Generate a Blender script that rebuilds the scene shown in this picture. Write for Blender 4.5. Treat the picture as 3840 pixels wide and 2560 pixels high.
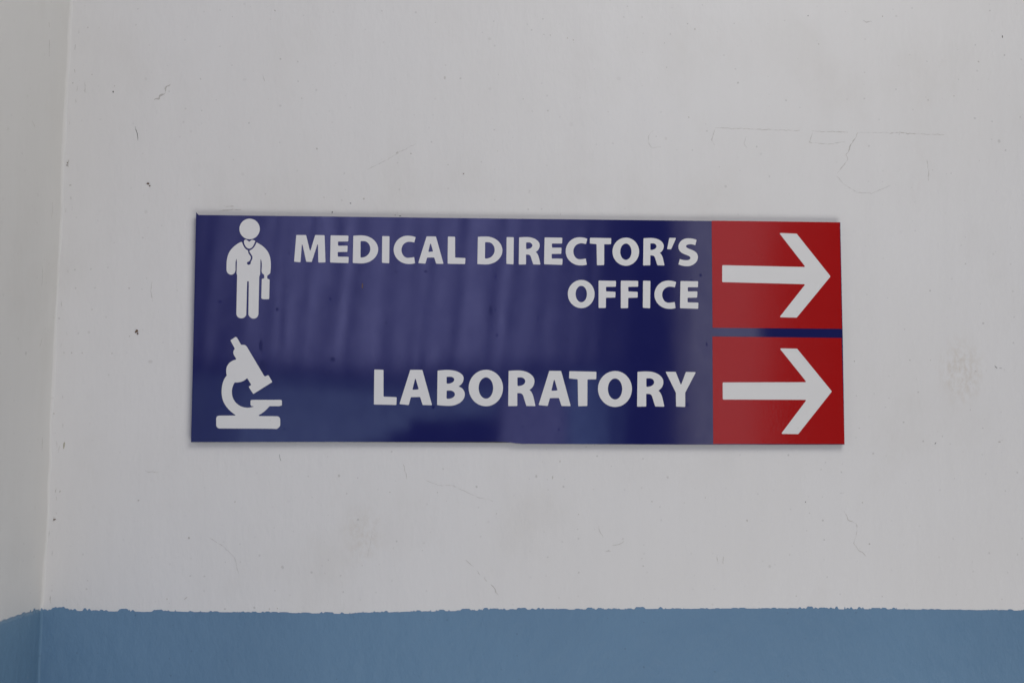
# Wall-mounted direction sign in the corner of a painted corridor wall.
# Axes: x right along the wall, y into the wall (front of the wall is y = 0), z up; metres.
import bpy, bmesh, math, random
from mathutils import Vector, Matrix
from mathutils import noise as mnoise

for o in list(bpy.data.objects):
    bpy.data.objects.remove(o, do_unlink=True)
S = bpy.context.scene
COL = S.collection
random.seed(11)

# ------------------------------------------------------------------ camera
cam_d = bpy.data.cameras.new('camera')
cam = bpy.data.objects.new('camera', cam_d)
COL.objects.link(cam)
cam_d.sensor_width = 36.0
cam_d.lens = 50.0
cam_d.clip_start = 0.05
cam_d.clip_end = 100.0
CAM = Vector((-0.07155, -1.30967, -0.11911))
pitch, yaw, roll = math.radians(5.2093), math.radians(3.1396), math.radians(0.1122)
fwd = Vector((math.sin(yaw)*math.cos(pitch), math.cos(yaw)*math.cos(pitch), math.sin(pitch)))
rgt = Vector((math.cos(yaw), -math.sin(yaw), 0.0))
upv = rgt.cross(fwd)
r2 = rgt*math.cos(roll) + upv*math.sin(roll)
u2 = -rgt*math.sin(roll) + upv*math.cos(roll)
M = Matrix((r2, u2, -fwd)).transposed().to_4x4()
M.translation = CAM
cam.matrix_world = M
cam_d.dof.use_dof = True
cam_d.dof.focus_distance = 1.31
cam_d.dof.aperture_fstop = 4.0
S.camera = cam

# ------------------------------------------------------------------ light
w = bpy.data.worlds.new('World')
S.world = w
w.use_nodes = True
bg = w.node_tree.nodes['Background']
bg.inputs['Color'].default_value = (1.0, 0.9, 0.8, 1)
bg.inputs['Strength'].default_value = 0.045

def area(name, loc, target, sx, sy, power, color):
    d = bpy.data.lights.new(name, 'AREA')
    d.shape = 'RECTANGLE'; d.size = sx; d.size_y = sy
    d.energy = power; d.color = color
    o = bpy.data.objects.new(name, d)
    COL.objects.link(o)
    o.location = loc
    o.rotation_euler = (Vector(target)-Vector(loc)).to_track_quat('-Z', 'Y').to_euler()
    return o
# soft overhead light of the corridor, and an added fill from below that evens the wall
area('ceiling_light', (0.40, -0.86, 0.80), (-0.32, 0.0, -0.65), 0.7, 0.55, 5.8, (1.0, 0.988, 0.955))
area('low_fill_light', (0.38, -0.88, -0.86), (0.35, 0.0, 0.65), 1.0, 0.55, 5.7, (1.0, 0.992, 0.97))
# added lamps behind the camera, shaped to draw the glossy sign's reflections
REFLECTION = 5.2
def reflection_light(name, x0, x1, z0, z1, k=1.0, color=(0.54, 0.55, 1.0)):
    return area(name, ((x0+x1)/2, -4.0, (z0+z1)/2), ((x0+x1)/2, 0, (z0+z1)/2), x1-x0, z1-z0,
                REFLECTION*k*(x1-x0)*(z1-z0), color)
striped = reflection_light('reflection_light', -1.10, 0.68, 0.235, 1.7, 1.10)
# slanting stripes put into this lamp's strength draw the streaks mirrored on the sign
striped.data.use_nodes = True
lt = striped.data.node_tree
em = next(n_ for n_ in lt.nodes if n_.type == 'EMISSION')
geo = lt.nodes.new('ShaderNodeNewGeometry')
sp_ = lt.nodes.new('ShaderNodeSeparateXYZ')
lt.links.new(geo.outputs['Parametric'], sp_.inputs[0])
def lmath(op, a, b, c=None):
    x = lt.nodes.new('ShaderNodeMath'); x.operation = op
    for i_, v_ in enumerate((a, b, c)):
        if v_ is None: continue
        if isinstance(v_, (int, float)): x.inputs[i_].default_value = v_
        else: lt.links.new(v_, x.inputs[i_])
    return x.outputs[0]
ph = lmath('MULTIPLY_ADD', sp_.outputs[1], -9.0, lmath('MULTIPLY', sp_.outputs[0], 2*math.pi*19))
ph = lmath('ADD', ph, lmath('MULTIPLY', lmath('SINE', lmath('MULTIPLY', sp_.outputs[0], 23.0), None), 1.3))
st = lmath('MULTIPLY_ADD', lmath('SINE', ph, None), 0.70, 1.0)
for ax, wd in ((0, 0.27), (1, 0.06)):          # lamp strength fades towards its sides to soften the reflection
    e_ = lmath('DIVIDE', lmath('MINIMUM', sp_.outputs[ax], lmath('SUBTRACT', 1.0, sp_.outputs[ax])), wd)
    st = lmath('MULTIPLY', st, lmath('MINIMUM', e_, 1.0))
lt.links.new(st, em.inputs['Strength'])
BLUISH = (0.46, 0.62, 1.0)
for z0, z1, x1 in ((-0.55, -0.01, -0.33), (-0.01, 0.04, -0.25), (0.04, 0.085, -0.16)):  # stepped lamp edges shape the dark reflection low on the sign
    reflection_light('reflection_light', -0.80, x1, z0, z1, 0.85, BLUISH)
reflection_light('reflection_light', -0.80, 0.16, 0.085, 0.185, 0.75, BLUISH)
reflection_light('reflection_light', -0.80, 0.40, 0.185, 0.26, 0.32, BLUISH)
reflection_light('reflection_light', -1.02, -0.80, -0.55, 0.26, 0.38, BLUISH)
reflection_light('reflection_light', 0.19, 0.40, -0.55, 0.22, 0.95)
for x0, x1, k in ((0.41, 0.50, 0.95), (0.50, 0.58, 0.65), (0.58, 0.66, 0.28)):  # dimming strips of lamp fade the reflection out to the right
    reflection_light('reflection_light', x0, x1, -0.55, 0.60, k, (0.38, 0.56, 1.0))
reflection_light('reflection_light', 0.86, 0.93, -0.8, 1.7, 0.45, (0.95, 0.88, 1.0))
reflection_light('reflection_light', 0.93, 1.13, -0.8, 1.7, 0.92, (0.92, 0.88, 1.0))

S.view_settings.view_transform = 'Standard'
S.view_settings.look = 'None'
S.view_settings.exposure = 0.03
S.view_settings.gamma = 1.0
S.view_settings.use_curve_mapping = False
S.render.engine = 'CYCLES'
S.cycles.use_denoising = True
S.cycles.denoiser = 'OPENIMAGEDENOISE'
S.cycles.denoising_input_passes = 'RGB_ALBEDO_NORMAL'
S.cycles.denoising_prefilter = 'ACCURATE'
S.cycles.max_bounces = 4

# ------------------------------------------------------------------ materials
class Nodes:
    def __init__(self, name):
        self.m = bpy.data.materials.new(name)
        self.m.use_nodes = True
        self.t = self.m.node_tree
        self.b = self.t.nodes['Principled BSDF']
        self.co = self.t.nodes.new('ShaderNodeTexCoord')
        # distance along the wall (round the corner: x - y) and height, for flat scattered marks
        sx = self.n('ShaderNodeSeparateXYZ'); self.link(self.co.outputs['Object'], sx.inputs[0])
        self.flat = self.n('ShaderNodeCombineXYZ')
        self.link(self.math('SUBTRACT', sx.outputs[0], sx.outputs[1]), self.flat.inputs[0])
        self.link(sx.outputs[2], self.flat.inputs[1])
    def n(self, kind, **kw):
        x = self.t.nodes.new(kind)
        for k, v in kw.items(): setattr(x, k, v)
        return x
    def link(self, a, b): self.t.links.new(a, b)
    def coord(self, scale, loc=(0, 0, 0), rot=(0, 0, 0)):
        mp = self.n('ShaderNodeMapping')
        mp.inputs['Scale'].default_value = scale
        mp.inputs['Location'].default_value = loc
        mp.inputs['Rotation'].default_value = rot
        self.link(self.co.outputs['Object'], mp.inputs['Vector'])
        return mp.outputs[0]
    def noise(self, scale, detail=3.0, rough=0.5, loc=(0, 0, 0), rot=(0, 0, 0)):
        x = self.n('ShaderNodeTexNoise')
        x.inputs['Scale'].default_value = 1.0
        x.inputs['Detail'].default_value = detail
        x.inputs['Roughness'].default_value = rough
        self.link(self.coord(scale, loc, rot), x.inputs['Vector'])
        return x.outputs['Fac']
    def ramp(self, src, a, b, lo=0.0, hi=1.0, smooth=True):
        x = self.n('ShaderNodeMapRange')
        if smooth: x.interpolation_type = 'SMOOTHSTEP'
        for k, v in zip(('From Min', 'From Max', 'To Min', 'To Max'), (a, b, lo, hi)):
            x.inputs[k].default_value = v
        self.link(src, x.inputs['Value'])
        return x.outputs['Result']
    def math(self, op, a, b=None):
        x = self.n('ShaderNodeMath', operation=op)
        for i, v in enumerate((a, b)):
            if v is None: continue
            if isinstance(v, (int, float)): x.inputs[i].default_value = v
            else: self.link(v, x.inputs[i])
        return x.outputs[0]
    def mix(self, fac, a, b, blend='MIX'):
        x = self.n('ShaderNodeMix', data_type='RGBA', blend_type=blend)
        if isinstance(fac, (int, float)): x.inputs[0].default_value = fac
        else: self.link(fac, x.inputs[0])
        for i, v in ((6, a), (7, b)):
            if isinstance(v, tuple): x.inputs[i].default_value = (*v, 1)
            else: self.link(v, x.inputs[i])
        return x.outputs[2]
    def bump(self, height, dist, strength=1.0, prev=None):
        x = self.n('ShaderNodeBump')
        x.inputs['Distance'].default_value = dist
        x.inputs['Strength'].default_value = strength
        self.link(height, x.inputs['Height'])
        if prev is not None: self.link(prev, x.inputs['Normal'])
        return x.outputs[0]
    def spots(self, cells, radius, keep, loc=(0, 0, 0), soft=0.35):
        """scattered small spots: a few cells of a Voronoi grid carry one; radius as a part of a cell"""
        v = self.n('ShaderNodeTexVoronoi', feature='F1', voronoi_dimensions='2D')
        v.inputs['Scale'].default_value = 1.0
        warp = self.n('ShaderNodeMix', data_type='VECTOR')
        nz = self.n('ShaderNodeTexNoise')
        nz.inputs['Scale'].default_value = 2.2
        mp = self.n('ShaderNodeMapping')
        mp.inputs['Scale'].default_value = (cells, cells, 1)
        mp.inputs['Location'].default_value = (loc[0], loc[2], 0)
        self.link(self.flat.outputs[0], mp.inputs['Vector'])
        cc = mp.outputs[0]
        self.link(cc, nz.inputs['Vector'])
        warp.inputs[0].default_value = 0.13
        self.link(cc, warp.inputs[4]); self.link(nz.outputs['Color'], warp.inputs[5])
        self.link(warp.outputs[1], v.inputs['Vector'])
        sep = self.n('ShaderNodeSeparateColor')
        self.link(v.outputs['Color'], sep.inputs[0])
        on = self.math('LESS_THAN', sep.outputs[0], keep)
        rad = self.math('MULTIPLY_ADD', sep.outputs[1], radius*0.9)
        rad.node.inputs[2].default_value = radius*0.35
        d = self.math('DIVIDE', v.outputs['Distance'], rad)
        s = self.ramp(d, 1.0, 1.0-soft)
        tone = self.ramp(sep.outputs[2], 0, 1, 0.25, 1.0, False)
        return self.math('MULTIPLY', self.math('MULTIPLY', s, on), tone)
    def stain(self, centre, rx, rz):
        """soft round mask about one place on the wall"""
        mp = self.coord((1/rx, 0.0, 1/rz), (-centre[0]/rx, 0, -centre[1]/rz))
        ln = self.n('ShaderNodeVectorMath', operation='LENGTH')
        self.link(mp, ln.inputs[0])
        return self.ramp(ln.outputs['Value'], 1.0, 0.1)
    def out(self, color=None, rough=None, spec=None, normal=None):
        for key, v in (('Base Color', color), ('Roughness', rough), ('Specular IOR Level', spec), ('Normal', normal)):
            if v is None: continue
            if isinstance(v, tuple): self.b.inputs[key].default_value = (*v, 1)
            elif isinstance(v, (int, float)): self.b.inputs[key].default_value = v
            else: self.link(v, self.b.inputs[key])
        return self.m

def wall_paint():
    k = Nodes('white_wall_paint')
    big = k.ramp(k.noise((3.0, 3.0, 3.0), 4), 0.3, 0.7)
    col = k.mix(big, (0.765, 0.757, 0.742), (0.79, 0.787, 0.782))
    brush = k.ramp(k.noise((55, 55, 6), 3, 0.6), 0.35, 0.7)          # upright roller strokes
    col = k.mix(k.math('MULTIPLY', brush, 0.08), col, (0.66, 0.655, 0.65))
    # worn, faintly brown patches
    patch = k.math('ADD', k.stain((0.424, -0.025), 0.030, 0.042), k.math('MULTIPLY', k.stain((-0.136, -0.176), 0.026, 0.034), 0.6))
    blot = k.ramp(k.noise((190, 190, 120), 4, 0.65), 0.36, 0.70)
    col = k.mix(k.math('MULTIPLY', k.math('MULTIPLY', patch, blot), 0.55), col, (0.585, 0.525, 0.44))
    grime = k.ramp(k.noise((9, 9, 7), 5, 0.6, (3.1, 0, 1.7)), 0.50, 0.75)
    col = k.mix(k.math('MULTIPLY', grime, 0.20), col, (0.60, 0.575, 0.53))
    sm = k.spots(75, 0.066, 0.40, (1.3, 0, 4.1), 0.5)
    lg = k.spots(26, 0.045, 0.34, (7.7, 0, 2.6), 0.6)
    area_m = k.ramp(k.noise((5, 5, 5), 2, 0.5, (0.4, 0, 9.0)), 0.38, 0.62, 0.25, 1.0)
    col = k.mix(k.math('MULTIPLY', k.math('MULTIPLY', sm, area_m), 0.48), col, (0.36, 0.35, 0.335))
    col = k.mix(k.math('MULTIPLY', k.math('MULTIPLY', lg, area_m), 0.50), col, (0.40, 0.385, 0.36))
    nrm = k.bump(k.noise((16, 16, 12), 3), 0.0030, 0.5)
    nrm = k.bump(k.noise((160, 160, 70), 4, 0.6), 0.00065, 0.8, nrm)
    return k.out(col, 0.55, 0.3, nrm)

def dado_paint():
    k = Nodes('blue_dado_paint')
    big = k.ramp(k.noise((5, 5, 5), 4), 0.3, 0.7)
    col = k.mix(big, (0.138, 0.252, 0.390), (0.150, 0.274, 0.420))
    sm = k.spots(70, 0.055, 0.22, (5.3, 0, 1.1), 0.6)
    col = k.mix(k.math('MULTIPLY', sm, 0.45), col, (0.07, 0.10, 0.15))
    lump = k.noise((85, 85, 55), 4, 0.55, (0, 0, 0), (0, math.radians(28), 0))
    nrm = k.bump(k.noise((18, 18, 14), 2), 0.0035, 0.5)
    nrm = k.bump(lump, 0.0015, 0.8, nrm)
    nrm = k.bump(k.noise((320, 320, 260), 3), 0.0001, 0.8, nrm)
    return k.out(col, k.ramp(k.noise((40, 40, 40), 2), 0.3, 0.7, 0.42, 0.55), 0.35, nrm)

def blue_vinyl():
    k = Nodes('glossy_blue_vinyl')
    col = k.mix(k.noise((30, 30, 30), 3), (0.0105, 0.0130, 0.098), (0.0125, 0.0150, 0.108))
    ripple = k.noise((20, 1, 3.2), 0.5, 0.4, (2.0, 0, 0.3), (0, math.radians(-7), 0))
    warp = k.noise((6, 1, 3.5), 1.0, 0.4, (0.7, 0, 5.2))
    nrm = k.bump(warp, 0.0009, 1.0)
    nrm = k.bump(ripple, 0.00028, 1.0, nrm)
    mark = k.math('ADD', k.spots(60, 0.075, 0.16, (0.3, 0, 6.0), 0.7), k.spots(24, 0.055, 0.2, (4.3, 0, 2.2), 0.6))
    film = k.ramp(k.noise((70, 70, 40), 4, 0.6), 0.35, 0.7, 0.92, 1.08)
    spec = k.math('MULTIPLY', k.math('MULTIPLY_ADD', mark, -0.42), film)
    spec.node.inputs[0].links[0].from_node.inputs[2].default_value = 0.5
    return k.out(col, k.ramp(k.noise((25, 25, 25), 4), 0.3, 0.7, 0.045, 0.07), spec, nrm)

def red_vinyl():
    k = Nodes('red_vinyl')
    col = k.mix(k.noise((40, 40, 40), 3), (0.385, 0.0045, 0.0050), (0.41, 0.0053, 0.0056))
    nrm = k.bump(k.noise((11, 1, 7), 1.0, 0.4, (1.7, 0, 0.2)), 0.0007, 1.0)
    nrm = k.bump(k.noise((430, 430, 430), 2.5, 0.5), 0.00005, 1.0, nrm)
    sp = k.spots(140, 0.07, 0.15, (0.8, 0, 3.0), 0.6)
    col = k.mix(k.math('MULTIPLY', sp, 0.5), col, (0.12, 0.004, 0.005))
    return k.out(col, 0.15, 0.45, nrm)

def white_vinyl():
    k = Nodes('white_vinyl')
    col = k.mix(k.noise((60, 60, 60), 3), (0.765, 0.765, 0.755), (0.79, 0.79, 0.78))
    sp = k.spots(110, 0.06, 0.12, (0.2, 0, 1.0), 0.6)
    col = k.mix(k.math('MULTIPLY', sp, 0.5), col, (0.38, 0.37, 0.35))
    nrm = k.bump(k.noise((500, 500, 500), 2), 0.00003, 1.0)
    return k.out(col, 0.32, 0.4, nrm)

def plain(name, c, rough=0.7, scale=300.0):
    k = Nodes(name)
    d = tuple(v*0.72 for v in c)
    return k.out(k.mix(k.noise((scale, scale, scale), 3), d, c), rough, 0.25)

MAT = dict(wall=wall_paint(), dado=dado_paint(), blue=blue_vinyl(), red=red_vinyl(), white=white_vinyl(),
           board=plain('dark_board_edge', (0.045, 0.042, 0.06)),
           smear=plain('dried_smear', (0.017, 0.019, 0.115), 0.22),
           m0=plain('black_dirt', (0.10, 0.095, 0.09)), m1=plain('grey_dirt', (0.62, 0.60, 0.57)),
           m2=plain('pale_grey_dirt', (0.68, 0.66, 0.63)), m3=plain('hairline_plaster', (0.735, 0.72, 0.70)),
           m4=plain('brown_dirt', (0.17, 0.11, 0.07)), m5=plain('olive_stain', (0.55, 0.52, 0.42)))

# ------------------------------------------------------------------ helpers
def link_mesh(name, verts, faces, mat, parent=None, smooth=False):
    me = bpy.data.meshes.new(name)
    me.from_pydata(verts, [], faces)
    me.update()
    if smooth:
        me.polygons.foreach_set('use_smooth', [True]*len(me.polygons))
    me.materials.append(mat)
    o = bpy.data.objects.new(name, me)
    COL.objects.link(o)
    if parent is not None: o.parent = parent
    return o

def cut_sheet(name, loops, y, thick, mat, parent, origin):
    """loops in millimetres on the sign's own face; a sheet whose front stands at y (metres, before the parent)"""
    cu = bpy.data.curves.new(name, 'CURVE')
    cu.dimensions = '2D'; cu.fill_mode = 'BOTH'; cu.extrude = thick/2
    for lp in loops:
        sp = cu.splines.new('POLY')
        sp.points.add(len(lp)-1)
        for p, (x, z) in zip(sp.points, lp): p.co = (x/1000-origin[0], z/1000-origin[1], 0, 1)
        sp.use_cyclic_u = True
    tmp = bpy.data.objects.new(name, cu)
    COL.objects.link(tmp)
    dg = bpy.context.evaluated_depsgraph_get()
    me = bpy.data.meshes.new_from_object(tmp.evaluated_get(dg))
    bpy.data.objects.remove(tmp); bpy.data.curves.remove(cu)
    # curve plane (x, y) becomes the wall plane (x, z), facing the viewer
    me.transform(Matrix(((1, 0, 0, 0), (0, 0, -1, 0), (0, 1, 0, 0), (0, 0, 0, 1))))
    me.name = name
    me.materials.clear(); me.materials.append(mat)
    o = bpy.data.objects.new(name, me)
    COL.objects.link(o)
    o.parent = parent
    o.location = (origin[0], y+thick/2, origin[1])
    return o

# ------------------------------------------------------------------ the walls
# left wall runs towards the viewer; the plaster turns into the back wall through a small uneven fillet
XC = -0.4169
def corner_x(z): return XC + 0.0155*z
def wob(z, a=1.0): return a*0.0020*mnoise.noise(Vector((z*9.0, 3.3, 0))) + a*0.0009*mnoise.noise(Vector((z*47.0, 1.3, 5.0)))

ZB, ZT, XR, YF = -0.75, 0.80, 0.95, -0.62
back = link_mesh('wall_back', *(lambda x0, x1, y0, y1, z0, z1: (
    [(x, y, z) for x in (x0, x1) for y in (y0, y1) for z in (z0, z1)],
    [(0, 4, 5, 1), (4, 6, 7, 5), (6, 2, 3, 7), (2, 0, 1, 3), (1, 5, 7, 3), (0, 2, 6, 4)]))(XC-0.10, XR, 0.0, 0.12, ZB, ZT), MAT['wall'])
back['kind'] = 'structure'

FR = 0.0034                                 # radius of the corner fillet
def corner_profile(z, lift=0.0):
    """plan of the left wall from the free end to where it dies into the back wall: (x, y, arc length)"""
    cx = corner_x(z) + wob(z)
    pts = []
    for i in range(13):
        y = YF + (-FR-YF)*i/12
        pts.append((cx+lift, y))
    # the radius wanders up the corner, and is steady where the blue coat covers it
    k = min(1.0, max(0.0, (z+0.235)/0.03))
    r = FR*(1.0+k*(0.55*mnoise.noise(Vector((z*13.0, 8.8, 2.0)))+0.5*mnoise.noise(Vector((z*41.0, 2.8, 6.0)))))
    pts[-1] = (pts[-1][0], -r)
    for i in range(1, 11):
        a = math.pi/2*i/10
        pts.append((cx + r - (r-lift)*math.cos(a), -r + (r-lift)*math.sin(a) + 0.0006*(i/10)**3))
    return pts
NZ = 240
zs = [ZB+(ZT-ZB)*i/NZ for i in range(NZ+1)]
v, f = [], []
for z in zs:
    p = corner_profile(z)
    v += [(x, y, z) for x, y in p]
    v += [(p[-1][0], 0.05, z), (XC-0.09, 0.05, z), (XC-0.09, YF, z)]
n = len(corner_profile(0))+3
for j in range(NZ):
    for i in range(n):
        a, b = j*n+i, j*n+(i+1) % n
        f.append((a, b, b+n, a+n))
f.append(tuple(range(n))[::-1]); f.append(tuple(NZ*n+i for i in range(n)))
left = link_mesh('wall_left', v, f, MAT['wall'], smooth=True)
left['kind'] = 'structure'
for pl in left.data.polygons:
    if abs(pl.normal.z) > 0.5: pl.use_smooth = False

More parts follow.
